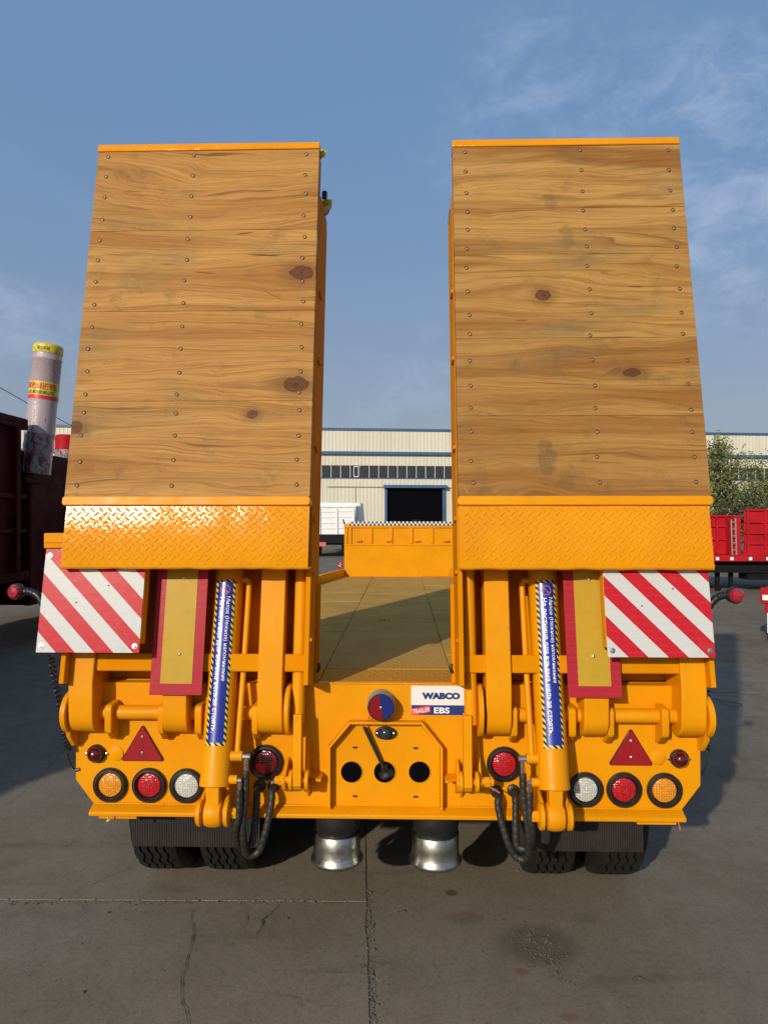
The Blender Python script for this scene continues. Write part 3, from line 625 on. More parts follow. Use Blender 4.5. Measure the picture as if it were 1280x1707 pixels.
for s_ in (-1, 1):
    xi, xo = .287*s_, 1.250*s_; xa, xb = min(xi, xo), max(xi, xo)
    mb = MB(); rbox(mb, xa+.004, xb-.004, 1.905, 3.40, -.066, -.046)
    ramp = part('loading_ramp', mb, 'orange', TR, .002, label=('left' if s_ < 0 else 'right')+' upright loading ramp faced with wide pine boards')
    # boards
    sm = SEAMS[s_]
    for k in range(len(sm)-1):
        z1, z0 = sm[k]-.0003, sm[k+1]+.0003; vs = []; fs = []; uv = []
        jit = lambda x, z: .0022*mnoise.noise((x*9, z*3, 5.1+s_))
        nx = 24; nz = 6
        mb = MB(); 
        for jz in range(nz+1):
            for ix in range(nx+1):
                x = xa+(xb-xa)*ix/nx; z = z0+(z1-z0)*jz/nz
                if jz in (0, nz): z += .0
                xx = x+(jit(1, z*6) if ix in (0, nx) else 0)
                vs.append(RP(xx, z, .0012*mnoise.noise((x*4, z*14, 2+k)))); uv.append((x, z))
        for jz in range(nz):
            for ix in range(nx): a = jz*(nx+1)+ix; fs.append((a, a+1, a+nx+2, a+nx+1))
        bo = len(vs); ring = [ix for ix in range(nx+1)]+[jz*(nx+1)+nx for jz in range(1, nz+1)]+[nz*(nx+1)+ix for ix in range(nx-1, -1, -1)]+[jz*(nx+1) for jz in range(nz-1, 0, -1)]
        for q in ring: vs.append(vs[q]-NV*.044); uv.append(uv[q])
        L = len(ring)
        for q in range(L): fs.append((ring[q], bo+q, bo+(q+1) % L, ring[(q+1) % L]))
        fs.append(tuple(bo+q for q in range(L))[::-1])
        mb.add(vs, fs); me = mb.mesh('plank', 40); ul = me.uv_layers.new(name='UVMap')
        for lp in me.loops: ul.data[lp.index].uv = uv[lp.vertex_index]
        o = link('plank', me, 'wood_left' if s_ < 0 else 'wood_right', ramp)
        b = o.modifiers.new('bevel', 'BEVEL'); b.width = .0011; b.segments = 1; b.limit_method = 'ANGLE'
    ys, fr = SCR[s_]
    for row, py in enumerate(ys):
        for c_i, f_ in enumerate(fr):
            x = xa+(xb-xa)*f_+random.gauss(0, .003); p = at(200 if s_ < 0 else 1000, py, .05); z = at(200 if s_ < 0 else 1000, py, -.11+(p.z-1.89)*.2).z+random.gauss(0, .004)
            if z > WT-.02: z = WT-.025
            q = RP(x, z, .0016); h = link('screw', scm, 'brass_screw', ramp, q)
            link('screw_hole', holem, 'crack', ramp, q)
    # head trim, foot lip
    mb = MB(); rbox(mb, xa-.002, xb+.002, WT+.001, WT+.034, -.07, .004); part('head_trim', mb, 'orange_gloss', ramp, .004)
    part('foot_lip', MB().prism(rrect(xa-.003, xb+.003, 1.866, 1.902, .012), lambda a, b, k: RP(a, b, .012 if k else -.05)), 'orange', ramp, .004, seg=3)
    # folded checker plate (sheet) with rolled lower edge
    YT, ZT, YB, ZB = -.114, 1.866, -.163, 1.622
    prof = [(YT, ZT), (YB, ZB+.012)]+[(YB+.012-.012*math.cos(math.radians(g)), ZB+.012-.012*math.sin(math.radians(g))) for g in (30, 60, 90)]+[(-.03, ZB-.002), (-.03, ZB+.006), (YB+.014, ZB+.008), (YB+.009, ZB+.014), (YT+.008, ZT)]
    def wav(x, z): t = min(1, max(0, (z-ZB)/(ZT-ZB))); return .0036*((1-t)*mnoise.noise((x*6, 1.3, s_*3))+t*mnoise.noise((x*5, 7.7, s_*3)))
    nx = 96; vs = []; fs = []; L = len(prof)
    for i in range(nx+1):
        x = (xa+.012+(xb-xa-.013)*i/nx) if s_ < 0 else (xa+.001+(xb-xa-.013)*i/nx)
        for j, (yy, zz) in enumerate(prof):
            w = wav(x, zz); vs.append((x, yy+w, zz+(.0035*mnoise.noise((x*14, 3, s_)) if zz < 1.64 else 0)))
    for i in range(nx):
        for j in range(L): a = i*L+j; b = i*L+(j+1) % L; fs.append((a, b, b+L, a+L))
    fs += [tuple(range(L))[::-1], tuple(range(nx*L, nx*L+L))]
    cp = part('checker_plate', MB().add(vs, fs), 'orange_gloss', ramp, smooth=50)
    mb = MB(); pit_ = .0345; rows_ = int((ZT-ZB-.02)/pit_*1.0); nn = Vector((0, -(ZT-ZB), (YT-YB))).normalized(); nn = Vector((0, -.980, .197)); tz = Vector((0, YT-YB, ZT-ZB-.012)).normalized()
    for r_ in range(rows_+1):
        for c_i in range(int(.95/pit_)+1):
            for h_ in (0, 1):
                x = xa+.012+c_i*pit_+h_*pit_/2; zt = .022+r_*pit_+h_*pit_/2
                if x > xb-.016 or x < xa+.018 or zt > (ZT-ZB)-.008: continue
                base = Vector((x, YB, ZB+.012))+tz*(zt-.008); base.y += wav(x, base.z)-.0001
                ang = (1 if h_ else -1)*math.radians(42)+random.gauss(0, .05); d = Vector((math.cos(ang), 0, 0))+tz*math.sin(ang); e = nn.cross(d).normalized(); l, w, hh = .0155, .0046, .0021
                v0 = [base-d*l, base-d*l*.35-e*w, base+d*l*.35-e*w, base+d*l, base+d*l*.35+e*w, base-d*l*.35+e*w, base-d*l*.5+nn*hh, base+d*l*.5+nn*hh]
                mb.add(v0, [(0, 1, 6), (1, 2, 7, 6), (2, 3, 7), (3, 4, 7), (4, 5, 6, 7), (5, 0, 6)])
    part('tread_pattern', mb, 'orange_gloss', ramp, smooth=0, kind='stuff')
    # side skirts of the front leaf
    for x in (xi, xo):
        sx_ = 1 if x > 0 else -1; d = .006*(1 if abs(x) < .5 else -1)*sx_
        mb = MB(); rbox(mb, min(x, x+d), max(x, x+d), 1.90, 3.40, -.075, -.045); part('skirt', mb, 'orange_matte', ramp)
    # rear leaf: inner and outer rails, cover plate, cross members
    for x, wd in ((xi, .02), (xo, -.02)):
        x1_ = x+wd*s_; ztop = 3.26 if abs(x) < .5 else 3.12
        mb = MB(); rbox(mb, min(x, x1_), max(x, x1_), 1.20, ztop, -.345, -.10); rail = part('ramp_rail', mb, 'orange_matte', ramp, .003)
        mb = MB(); xf = x+.09*s_*(1 if abs(x) < .5 else -1); rbox(mb, min(x+.0*s_, xf), max(x, xf), 1.20, ztop, -.357, -.346); part('rail_flange', mb, 'orange_matte', ramp, .003)
        if abs(x) < .5:
            for zz in (1.36, 1.62, 1.83, 2.12, 2.50, 2.80):
                mb = MB(); xs_ = x-.009*s_; rbox(mb, min(x, xs_), max(x, xs_), zz, zz+.016, -.165, -.105); part('gusset', mb, 'orange_matte', ramp, .002)
            mb = MB(); rbox(mb, min(x+.0*s_, x1_), max(x, x1_), ztop, ztop+.03, -.345, -.25); part('rail_cap', mb, 'rubber_gasket', ramp, .003)
    mb = MB(); rbox(mb, xa+.021, xb-.021, 1.22, 3.1, -.343, -.335); part('rear_leaf_plate', mb, 'orange_matte', ramp, .002)
    for zz in (1.248, 1.9, 2.4, 2.9):
        mb = MB(); rbox(mb, xa+.021, xb-.021, zz, zz+.068, -.25 if zz > 1.3 else -.30, -.16 if zz > 1.3 else -.16); part('cross_member', mb, 'orange_matte', ramp, .006)
    # hinge arms
    for a, b in ((1.232, 1.136), (.862, .767), (.491, .394)):
        zt = 1.86; wdt = .135
        prof = [(-.107, 1.17), (-.107, 1.06)]+arc(SY, SZ, .075, 180, 355, 12)+[(SY+.075, 1.06), (SY+.085, 1.15), (SY+.20, 1.24), (lean(SY+.20, 1.24, zt), zt), (lean(-.107, 1.17, zt), zt)]
        part('hinge_arm', MB().exx(prof, min(s_*a, s_*b), max(s_*a, s_*b)), 'orange', ramp, .004)
    # outer lug on the edge
    mb = MB(); zz = 2.235 if s_ < 0 else 2.20; e = xo+.022*s_; rbox(mb, min(xo, e), max(xo, e), zz, zz+.085, -.09, -.05); part('edge_lug', mb, 'orange', ramp, .006)
    # fastening bar at the rail foot
    part('lock_pin', MB().tube([(s_*.27, .075, 1.20), (s_*.42, .075, 1.20)], .007, 10), 'orange', ramp)
    part('pin_chain', MB().tube(smoothpath([(s_*.272, .05, 1.225), (s_*.268, .045, 1.21), (s_*.276, .045, 1.19), (s_*.285, .05, 1.18)]), .006, 8), 'wire_black', ramp)
    mb = MB(); rbox(mb, min(s_*.270, s_*.287), max(s_*.270, s_*.287), 1.185, 1.60, -.31, -.285); part('rail_strip', mb, 'orange_matte', ramp, .003)
# torn plastic on the left ramp rail, black cap
ramps = [o for o in TR.children if o.name.startswith('loading_ramp')]
def rag(name, pts, mat, parent, seed):
    n = len(pts); c = sum((Vector(p) for p in pts), Vector())/n; vs = []; fs = []
    R_ = 5
    for r_ in range(R_+1):
        for k in range(n):
            p = c.lerp(Vector(pts[k]), r_/R_); p = p+Vector((.006, .012, .004))*mnoise.noise(p*26+Vector((seed, 0, 0))); vs.append(p)
    for r_ in range(R_):
        for k in range(n): fs.append((r_*n+k, r_*n+(k+1) % n, (r_+1)*n+(k+1) % n, (r_+1)*n+k))
    mb = MB(); mb.add(vs, fs); o = part(name, mb, mat, parent, smooth=60); m_ = o.modifiers.new('solid', 'SOLIDIFY'); m_.thickness = .002; return o
Yr = .42
rag('torn_wrap', [at(532, 335, Yr), at(541, 332, Yr-.04), at(554, 333, Yr-.03), at(553, 345, Yr-.06), at(546, 358, Yr-.04), at(538, 361, Yr), at(531, 362, Yr+.05), at(530, 350, Yr+.02)], 'yellow_plastic', ramps[0], 1)
rag('torn_wrap', [at(532, 250, .27), at(538, 249, .24), at(544, 250, .25), at(542, 260, .24), at(536, 264, .25), at(532, 271, .28)], 'yellow_plastic', ramps[0], 4)
part('wrap_plug', MB().lathe([(.012, 0), (.013, .03), (.010, .034)], at(541, 331, Yr-.01), (0, .1, 1), 12), 'rubber_gasket', ramps[0])
# ---------------- support struts beside the licence frame
for s_ in (-1, 1):
    x = s_*.338; mb = MB()
    mb.tube([(x, -.075, 1.015), (x*.985, .022, 1.70)], .0255, 18)
    st_ = part('support_strut', mb, 'orange', TR)
    xf = x-.012*s_*0
    vs = [(-.100, .765), (-.055, .765), (-.048, 1.05), (-.092, 1.05)]
    part('strut_foot', MB().exx([(-.128, .79)]+[(-.128+.0016*(k % 2)+.00045*k, .79+.0065*k) for k in range(1, 42)]+[(-.070, 1.06), (-.060, .79), (-.075, .768), (-.112, .768)], x-.022-.010*s_, x+.010-.010*s_), 'orange', st_, .002)
    for d in (-.040, .022):
        part('pivot_disc', MB().lathe([(.036, 0), (.039, .002), (.039, .014), (.036, .016)], (x+d-.010*s_, -.094, .80), (1, 0, 0), 26), 'orange', st_)
    part('pivot_pin', MB().lathe([(.015, 0), (.015, .13), (.012, .134)], (x-s_*.048, -.094, .80), (s_, 0, 0), 14), 'orange', st_)
    part('castle_nut', MB().lathe([(.021, 0), (.021, .022), (.016, .024), (.016, .034)], (x+s_*.048, -.094, .80), (s_, 0, 0), 6), 'orange', st_, .001)
    part('pivot_bracket', MB().exx([(0, .86), (-.08, .83), (-.12, .80), (-.10, .765), (0, .72)], x-.05*1-.008, x-.042), 'orange', TR, .003)
    part('pivot_bracket', MB().exx([(0, .95), (-.05, .86), (-.12, .80), (-.10, .765), (0, .72)], x+.030, x+.040), 'orange', TR, .003)
# ---------------- lifting cylinders
for s_ in (-1, 1):
    B = Vector((s_*.642, -.165, .735)); T = Vector((s_*.640, .065, 1.60)); ax = (T-B).normalized()
    f0 = B+ax*.06
    cyl = part('lift_cylinder', MB().lathe([(.0, 0), (.052, 0), (.060, .003), (.060, .03), (.0585, .034), (.0585, .83), (.060, .833), (.060, .86), (.05, .865)], f0, ax, 40), 'orange', TR)
    part('cylinder_rod', MB().lathe([(.032, 0), (.032, .25)], f0+ax*.86, ax, 24), 'steel', cyl)
    part('neck_block', MB().hexa([B+Vector((dx, dy, dz)) for dz in (-.01, .075) for dx, dy in ((-.026, -.030), (.026, -.030), (.026, .03), (-.026, .03))]), 'orange', cyl, .006)
    E = B+Vector((0, .0, -.035))
    part('clevis_eye', MB().lathe([(.030, -.036), (.048, -.030), (.053, -.012), (.053, .012), (.048, .03), (.030, .036)], E, (1, 0, 0), 28), 'orange', cyl)
    for d in (-1, 1):
        part('clevis_disc', MB().lathe([(.044, .042), (.050, .045), (.050, .058), (.044, .062)], E, (d, 0, 0), 28), 'orange', cyl)
        part('clevis_lug', MB().exx([(0, .75), (-.09, .775), (-.16, .752), (-.205, .725), (-.205, .68), (-.17, .655), (-.05, .66), (0, .668)], E.x+d*.047-.007, E.x+d*.047+.007), 'orange', TR, .003)
    part('clevis_nut', MB().lathe([(.022, .062), (.022, .085), (.018, .088)], E, (-s_, 0, 0), 6), 'orange', cyl, .001)
    part('clevis_washer', MB().lathe([(.034, .062), (.034, .066), (.0, .067)], E, (s_, 0, 0), 22), 'orange', cyl)
    # oil pipe
    ix = -s_  # towards trailer centre
    def cp_(dx, t, dy=-.01): return f0+ax*t+Vector((ix*dx, dy, 0))
    part('oil_pipe', MB().tube(smoothpath([cp_(.055, .795), cp_(.075, .80), cp_(.084, .785), cp_(.086, .75), cp_(.084, .45), cp_(.080, .20), cp_(.080, .115)], 6), .0115, 12), 'orange', cyl)
    part('pipe_block', MB().lathe([(.019, 0), (.019, .045)], cp_(.055, .115, -.012), (ix, 0, 0), 14), 'orange', cyl)
    part('port_boss', MB().lathe([(.017, 0), (.017, .03)], cp_(.055, .03, -.012), (ix, 0, 0), 14), 'orange', cyl)
    e1 = cp_(.10, .115, -.014); e2 = cp_(.086, .03, -.018)
    part('elbow_fitting', MB().tube([e1, e1+Vector((ix*.03, 0, 0))], .0115, 10).tube([e1+Vector((ix*.016, 0, 0)), e1+Vector((ix*.014, 0, -.062))], .010, 10), 'steel', cyl)
    part('elbow_fitting', MB().tube([e2, e2+Vector((ix*.016, 0, 0))], .010, 10).tube([e2+Vector((ix*.010, 0, .0)), e2+Vector((ix*.008, .0, -.04))], .009, 10), 'steel', cyl)
    # hoses
    s1 = e1+Vector((ix*.014, 0, -.055)); s2 = e2+Vector((ix*.008, .0, -.035))
    if s_ < 0: pa, pb, lo = at(432, 1312, -.02), at(456, 1312, -.02), [at(408, 1415, -.10), at(420, 1428, -.10)]
    else: pa, pb, lo = at(856, 1320, -.02), at(828, 1322, -.02), [at(872, 1418, -.10), at(868, 1434, -.10)]
    for hi, (a, b, l) in enumerate(((s1, pb, lo[1]), (s2, pa, lo[0]))):
        path = smoothpath([a, a+Vector((-ix*.002, -.005, -.10)), a.lerp(l, .62)+Vector((-ix*.020, -.03, 0)), l+Vector((-ix*.022, .0, .012)), l+Vector((ix*.018, .02, .006)), b.lerp(l, .55)+Vector((ix*.015, -.015, -.03)), b+Vector((ix*.0, -.045, -.045)), b+Vector((0, -.035, -.01)), b], 12)
        L = [0]
        for k in range(1, len(path)): L.append(L[-1]+(path[k]-path[k-1]).length)
        dense = []; tot = L[-1]; nst = int(tot/.0045)
        k = 0
        for q in range(nst+1):
            d = tot*q/nst
            while k < len(L)-2 and L[k+1] < d: k += 1
            dense.append(path[k].lerp(path[k+1], (d-L[k])/max(1e-6, L[k+1]-L[k])))
        rr_ = [.0136+(.0005 if (q // 2) % 3 else -.0006) for q in range(nst+1)]
        ho = part('hydraulic_hose', MB().tube(dense, rr_, 12), 'hose', TR, smooth=50)
        part('hose_port', MB().lathe([(.024, 0), (.024, .012), (.018, .016)], (b.x, 0, b.z), (0, -1, 0), 16), 'rubber_gasket', ho)
    # wrap-around warning sticker (built on the tube surface)
    side = Vector((1, 0, 0)); fr_ = ax.cross(side).normalized(); fr_ = fr_ if fr_.y < 0 else -fr_
    r_s = .0585
    TH = .02 if s_ < 0 else .0
    def cs(a, b, r=.0):  # a: metres around (right +), b: metres along axis
        g = a/r_s+TH; return f0+ax*b+(side*math.sin(g)+fr_*math.cos(g))*(r_s+r)
    def sheetc(name, a0, a1, b0, b1, off, mat, par, uvs=False):
        nx = 16; vs = [cs(a0+(a1-a0)*i/nx, bb, off) for bb in (b0, b1) for i in range(nx+1)]; fs = [(i, i+1, nx+2+i, nx+1+i) for i in range(nx)]
        mb = MB().add(vs, fs); me = mb.mesh(name, 60)
        if uvs:
            ul = me.uv_layers.new(name='UVMap'); 
            for lp in me.loops:
                vi = lp.vertex_index; i = vi % (nx+1); ul.data[lp.index].uv = (a0+(a1-a0)*i/nx, (b0, b1)[vi//(nx+1)])
        return link(name, me, mat, par)
    b0, b1 = .150, .790; hw = .041
    stk = sheetc('warning_sticker', -hw, hw, b0, b1, .0012, 'hazard', cyl, True)
    sheetc('sticker_panel', -hw+.0115, hw-.0115, b0+.012, b1-.012, .0022, 'print_blue', cyl)
    put_text('sticker_lettering', 'На лестнице для взъема нельзя стоять.', .0225, .52, lambda a, b: cs(b-.0105, b1-.072-.26-a, .0032), 'print_white', cyl, .012)
    put_text('sticker_lettering', 'Милое (Нежное) напоминание', .0185, .33, lambda a, b: cs(b+.0135, b1-.072-.1625-a, .0032), 'print_white', cyl, .006)
    n = 28; vs = []; fs = []
    for k in range(n):
        g = 2*PI*k/n
        for rr_ in (.0165, .0195): vs.append(cs(rr_*math.cos(g), b1-.042+rr_*math.sin(g), .0032))
    fs = [(2*k, 2*k+1, (2*k+3) % (2*n), (2*k+2) % (2*n)) for k in range(n)]
    o1 = len(vs); q = [(-.0015, .0015), (.0015, -.0015)]
    bar = [(-.0128, .0098), (-.0098, .0128), (.0128, -.0098), (.0098, -.0128)]
    vs += [cs(a, b1-.042+b, .0034) for a, b in bar]; fs.append((o1, o1+1, o1+2, o1+3))
    part('sticker_symbol', MB().add(vs, fs), 'salmon', cyl, smooth=0)
# ---------------- red and yellow marker boards, striped signs
LR = Vector((0, .2, 1)).normalized(); LN = Vector((0, -1, .2)).normalized()
def leanbox(x0, x1, h0, h1, t0, t1, org):
    f_ = lambda x, h, t: org+Vector((x, 0, 0))+LR*h+LN*t
    return MB().hexa([f_(x0, h0, t1), f_(x1, h0, t1), f_(x1, h0, t0), f_(x0, h0, t0), f_(x0, h1, t1), f_(x1, h1, t1), f_(x1, h1, t0), f_(x0, h1, t0)])
for s_ in (-1, 1):
    org = Vector((s_*.804, -.128, 1.135)); I = Vector((0, 0, 0))
    bd = centred('marker_board', leanbox(-.102, .102, 0, .565, -.003, 0, I), org, 'sheet_red', TR, bevel=.001)
    o = centred('yellow_field', leanbox(-.062, .062, .043, .52, .0008, .0018, I), org, 'sheet_yellow', bd); o.location = (0, 0, 0)
    for h in (.155, .452):
        c_ = LR*h+Vector(((.006 if s_ < 0 else .0), 0, 0))
        part('rivet', MB().lathe([(.0065, .001), (.006, .004), (.002, .006)], c_, LN, 12), 'steel', bd)
    # striped square
    xc, zb = ((-1.124, 1.307) if s_ < 0 else (1.034, 1.300)); org = Vector((xc, -.182, zb))
    sg = centred('striped_sign', leanbox(-.198, .198, 0, .398, -.002, .0, I), org, 'stripe_sheet', TR)
    for a, h in ((-.18, .024), (.18, .024), (-.18, .372)):
        part('bolt', MB().lathe([(.0105, .0005), (.0105, .002), (.0062, .0025), (.0055, .007), (.002, .0075)], LR*h+Vector((a, 0, 0)), LN, 14), 'galvanised', sg)
    for a, h in ((.06, .255), (-.06, .19), (.13, .33)):
        part('rivet', MB().lathe([(.003, .0005), (.003, .002), (.001, .0022)], LR*h+Vector((a, 0, 0)), LN, 8), 'wire_black', sg)
    # bracket behind the sign
    fa, fb = (.168, .200) if s_ < 0 else (-.200, -.168)
    part('sign_bracket', leanbox(fa, fb, .035, .39, -.055, -.004, I), 'orange', sg, .003)
    part('sign_bracket', leanbox(-.19, .19, .10, .14, -.04, -.004, I), 'orange', sg, .003)
    part('sign_bracket', leanbox(-.17, .17, .29, .33, -.10, -.0405, I), 'orange', sg, .003)
# bracket block over the left sign
p = at(92, 902, -.06); part('bracket_block', MB().box(p.x-.03, p.x+.12, -.09, .02, p.z-.028, p.z+.032), 'orange_gloss', TR, .004); part('bracket_rib', MB().box(p.x-.028, p.x+.12, -.094, -.088, p.z-.006, p.z+.006), 'orange_gloss', TR, .002)
# ---------------- side marker lamps on rubber arms, coiled cables
for s_ in (-1, 1):
    if s_ < 0: pts = [at(84, 1030, -.10), at(66, 996, -.10), at(52, 987, -.09), at(38, 986, -.08)]
    else: pts = [at(1176, 1018, -.10), at(1190, 1000, -.10), at(1202, 993, -.09), at(1214, 992, -.08)]
    arm = part('marker_arm', MB().tube(smoothpath([Vector(p) for p in pts], 6), [.013+.0025*(k % 2) for k in range(19)], 12), 'rubber_gasket', TR)
    e = pts[-1]; 
    part('marker_cup', MB().lathe([(.020, .0), (.031, .012), (.033, .034), (.030, .038)], e+Vector((s_*.018, .022, 0)), (s_*.12, -1, 0), 24), 'rubber_gasket', arm)
    part('marker_lens', MB().lathe([(.029, .034), (.028, .044), (.020, .054), (.001, .058)], e+Vector((s_*.018, .022, 0)), (s_*.12, -1, 0), 24), 'lens_marker', arm)
    if s_ < 0: ln = [at(84, 1092, -.06), at(95, 1150, -.05), at(106, 1205, -.04), at(114, 1250, -.03)]; tail = [at(113, 1256, -.03), at(118, 1272, -.02), at(126, 1284, 0)]
    else: ln = [at(1175, 1096, -.03), at(1177, 1150, -.01), at(1178, 1205, .0), at(1177, 1252, .0)]; tail = [at(1178, 1256, .0), at(1176, 1276, .0), at(1169, 1290, .01)]
    ln = smoothpath(ln, 40); coil = []
    for k, q in enumerate(ln):
        for j in range(3):
            kk = k+j/3; q2 = ln[k].lerp(ln[min(k+1, len(ln)-1)], j/3); g = 2*PI*kk/5.2; coil.append((q2.x+.0115*math.cos(g), q2.y+.0115*math.sin(g), q2.z))
    part('coiled_cable', MB().tube(coil, .0040, 6), 'wire_black', TR); part('cable_tail', MB().tube(smoothpath(tail, 6), .0032, 8), 'wire_black', TR)
    part('cable_plug', MB().tube([tail[-1], tail[-1]+Vector((-s_*.02, 0, .004))], .007, 8), 'wire_black', TR)
part('loose_wire', MB().tube(smoothpath([at(1174, 1163, .05), at(1200, 1167, .05), at(1232, 1173, .02), at(1234, 1177, .02), at(1215, 1177, .02), at(1196, 1168, .05)], 8), .0016, 6), 'wire_black', TR)
# cable tie ends below the lip
part('cable_tie', MB().tube(smoothpath([at(1126, 1362, -.03), at(1130, 1370, -.03), at(1133, 1384, -.03)], 4), .003, 6), 'salmon', TR)
part('cable_tie', MB().tube(smoothpath([at(179, 1357, -.03), at(181, 1363, -.03), at(179, 1369, -.03), at(184, 1366, -.03)], 4), .003, 6), 'yellow_plastic', TR)
part('split_pin', MB().tube([at(815, 1311, -.10), at(833, 1322, -.12)], .0028, 6), 'salmon', TR)
# ---------------- mud flaps, air springs, wheels, chassis
for s_ in (-1, 1):
    xa, xb = sorted((s_*.54, s_*1.09)); mb = MB(); n = 74; w = (xb-xa)/n
    prof = []
    for k in range(n):
        x = xa+k*w; prof += [(x, .196), (x+w*.62, .196), (x+w*.62, .201), (x+w, .201)]
    prof += [(xb, .212), (xa, .212)]
    mb.exz(prof, .405, .72); o = part('mud_flap', mb, 'flap', TR, smooth=20)
    # air spring
    c_ = Vector((s_*.215, .27, .318))
    a_ = part('air_spring', MB().lathe([(.092, .0), (.108, .003), (.114, .011), (.114, .020), (.108, .030), (.103, .042), (.101, .075), (.102, .132), (.096, .138)], c_, (0, 0, 1), 44), 'galvanised', TR, smooth=60)
    part('air_bellows', MB().lathe([(.085, .132), (.098, .15), (.102, .20), (.10, .34), (.095, .36)], c_, (0, 0, 1), 36), 'black_rubber', a_)
TRAD = .42
def tyre_mesh():
    Rr = TRAD; n = 108; hw = .098
    xs = [(-hw-.012, Rr-.12), (-hw-.016, Rr-.075), (-hw-.010, Rr-.030), (-hw+.002, Rr-.007)]
    gro = [-.055, -.018, .018, .055]; prof = [(a, b, 0) for a, b in xs]
    for g_ in gro:
        prof += [(g_-.0055, Rr-.001, 1), (g_-.0035, Rr-.016, 1), (g_+.0035, Rr-.016, 1), (g_+.0055, Rr-.001, 1)]
    prof += [(-a, b, 0) for a, b in xs[::-1]]
    vs = []; fs = []; L = len(prof)
    for k in range(n):
        th = 2*PI*k/n; z_ = (.006 if (k // 2) % 2 else -.006)
        for j, (x, r, gz) in enumerate(prof):
            rr = r
            if not gz and j in (2, 3, L-3, L-4): rr = r-(.009 if k % 4 == 0 else 0)
            vs.append((x+(z_ if gz else 0), rr*math.sin(th), rr*math.cos(th)))
    for k in range(n):
        for j in range(L-1): k2 = (k+1) % n; fs.append((k*L+j, k*L+j+1, k2*L+j+1, k2*L+j))
    return MB().add(vs, fs).mesh('tyre', 28)
tym = tyre_mesh(); rim_m = MB().lathe([(.295, -.11), (.305, -.10), (.25, -.085), (.23, .02), (.12, .03), (.11, .08), (.02, .09)], (0, 0, 0), (1, 0, 0), 40).mesh('wheel', 35)
for Y in (.745, 1.75, 2.75):
    for x in (-1.062, -.752, .752, 1.062):
        w_ = link('wheel', rim_m, 'chassis_black', TR, (x, Y, TRAD+ZO-.002)); link('tyre', tym, 'black_rubber', w_)
    part('axle', MB().lathe([(.065, 0), (.065, 2.06)], (-1.03, Y, TRAD+ZO), (1, 0, 0), 18), 'chassis_black', TR)
part('chassis_beam', MB().box(-.50, -.38, .08, 6.5, .62, 1.08), 'chassis_black', TR, .005); part('chassis_beam', MB().box(.38, .50, .08, 6.5, .62, 1.08), 'chassis_black', TR, .005)
part('chassis_crossbeam', MB().box(-.38, .38, .40, .52, .55, 1.08), 'chassis_black', TR, .005); part('chassis_crossbeam', MB().box(-1.19, 1.19, .52, .56, .66, 1.08), 'chassis_black', TR, .003)
part('under_plate', MB().box(-1.2, 1.2, .06, 5.3, 1.085, 1.105), 'chassis_black', TR)
part('brake_hose', MB().tube(smoothpath([(.33, .35, .62), (.38, .30, .52), (.44, .28, .58), (.47, .25, .66)], 8), .012, 8), 'hose', TR)
# ---------------- deck plates
NY = 5.42
deck = part('deck', MB().exz([(-1.2, .05), (1.2, .05), (1.2, 2.2), (.60, NY), (-.60, NY), (-1.2, 2.2)], 1.11, 1.140), 'deck', TR)
def half(y): return 1.2 if y <= 2.2 else 1.2-.6*(y-2.2)/(NY-2.2)
ysb = [.052, .30, .95, 1.75, 2.6, 3.5, 4.4, NY]
for k in range(len(ysb)-1):
    y0, y1 = ysb[k]+.0015, ysb[k+1]-.0015
    part('deck_plate', MB().exz([(-.269, y0), (.279, y0), (.279, y1), (-.269, y1)], 1.138, 1.150+.0015*(k % 2)), 'deck', deck, .0015)
ysb = [.052, .62, 1.35, 1.9, 2.35, 2.9, 3.6, 4.3, NY]
for k in range(len(ysb)-1):
    y0, y1 = ysb[k]+.0015, ysb[k+1]-.0015
    for s_ in (-1, 1):
        a = .272 if s_ < 0 else .282; h0, h1 = half(y0)-.01, half(y1)-.01
        part('deck_plate', MB().exz([(s_*a, y0), (s_*h0, y0), (s_*h1, y1), (s_*a, y1)], 1.138, 1.151+.002*((k*7+s_) % 3)), 'deck', deck, .0015)
for s_ in (-1, 1):   # kerb rail along the tapering front
    pts = [(s_*1.2, 2.2), (s_*.60, NY)]
    for i, (t0, t1) in enumerate(((0, .36), (.36, .72), (.72, 1.0))):
        A = Vector(pts[0]).lerp(Vector(pts[1]), t0); Bq = Vector(pts[0]).lerp(Vector(pts[1]), t1-.006)
        part('kerb_rail', MB().exz([(A.x, A.y), (Bq.x, Bq.y), (Bq.x+s_*.045, Bq.y), (A.x+s_*.045, A.y)], .95, 1.235), 'orange', TR, .004)
    part('taper_skirt', MB().exz([(s_*1.2, 2.2), (s_*.6, NY), (s_*.64, NY), (s_*1.24, 2.2)], .78, .95), 'orange', TR)
# ---------------- gooseneck wall
nk = part('gooseneck_wall', MB().box(-.605, .68, NY, NY+.06, .9, 1.505), 'orange_fine', TR, .004)
part('neck_upper', MB().box(-.605, .68, NY+.012, NY+.07, 1.505, 1.755), 'orange', nk, .004)
part('neck_rail', MB().box(-.607, .682, NY-.004, NY+.072, 1.712, 1.735), 'orange', nk, .003); part('neck_rail', MB().box(-.607, .682, NY-.006, NY+.03, 1.505, 1.528), 'orange', nk, .003)
for px in (577, 584, 618.5, 652, 686, 720): 
    x = at(px, 890, NY).x; part('neck_rib', MB().box(x-.018, x+.016, NY-.004, NY+.03, 1.529, 1.711), 'orange', nk, .003)
x = .68; part('neck_rib', MB().box(x-.03, x, NY-.004, NY+.03, 1.529, 1.711), 'orange', nk, .003)
for px in (598, 648, 695, 744):
    p = at(px, 901, NY); part('hinge_strap', MB().box(p.x-.035, p.x+.03, NY-.022, NY-.007, p.z-.012, p.z+.008), 'orange', nk, .003)
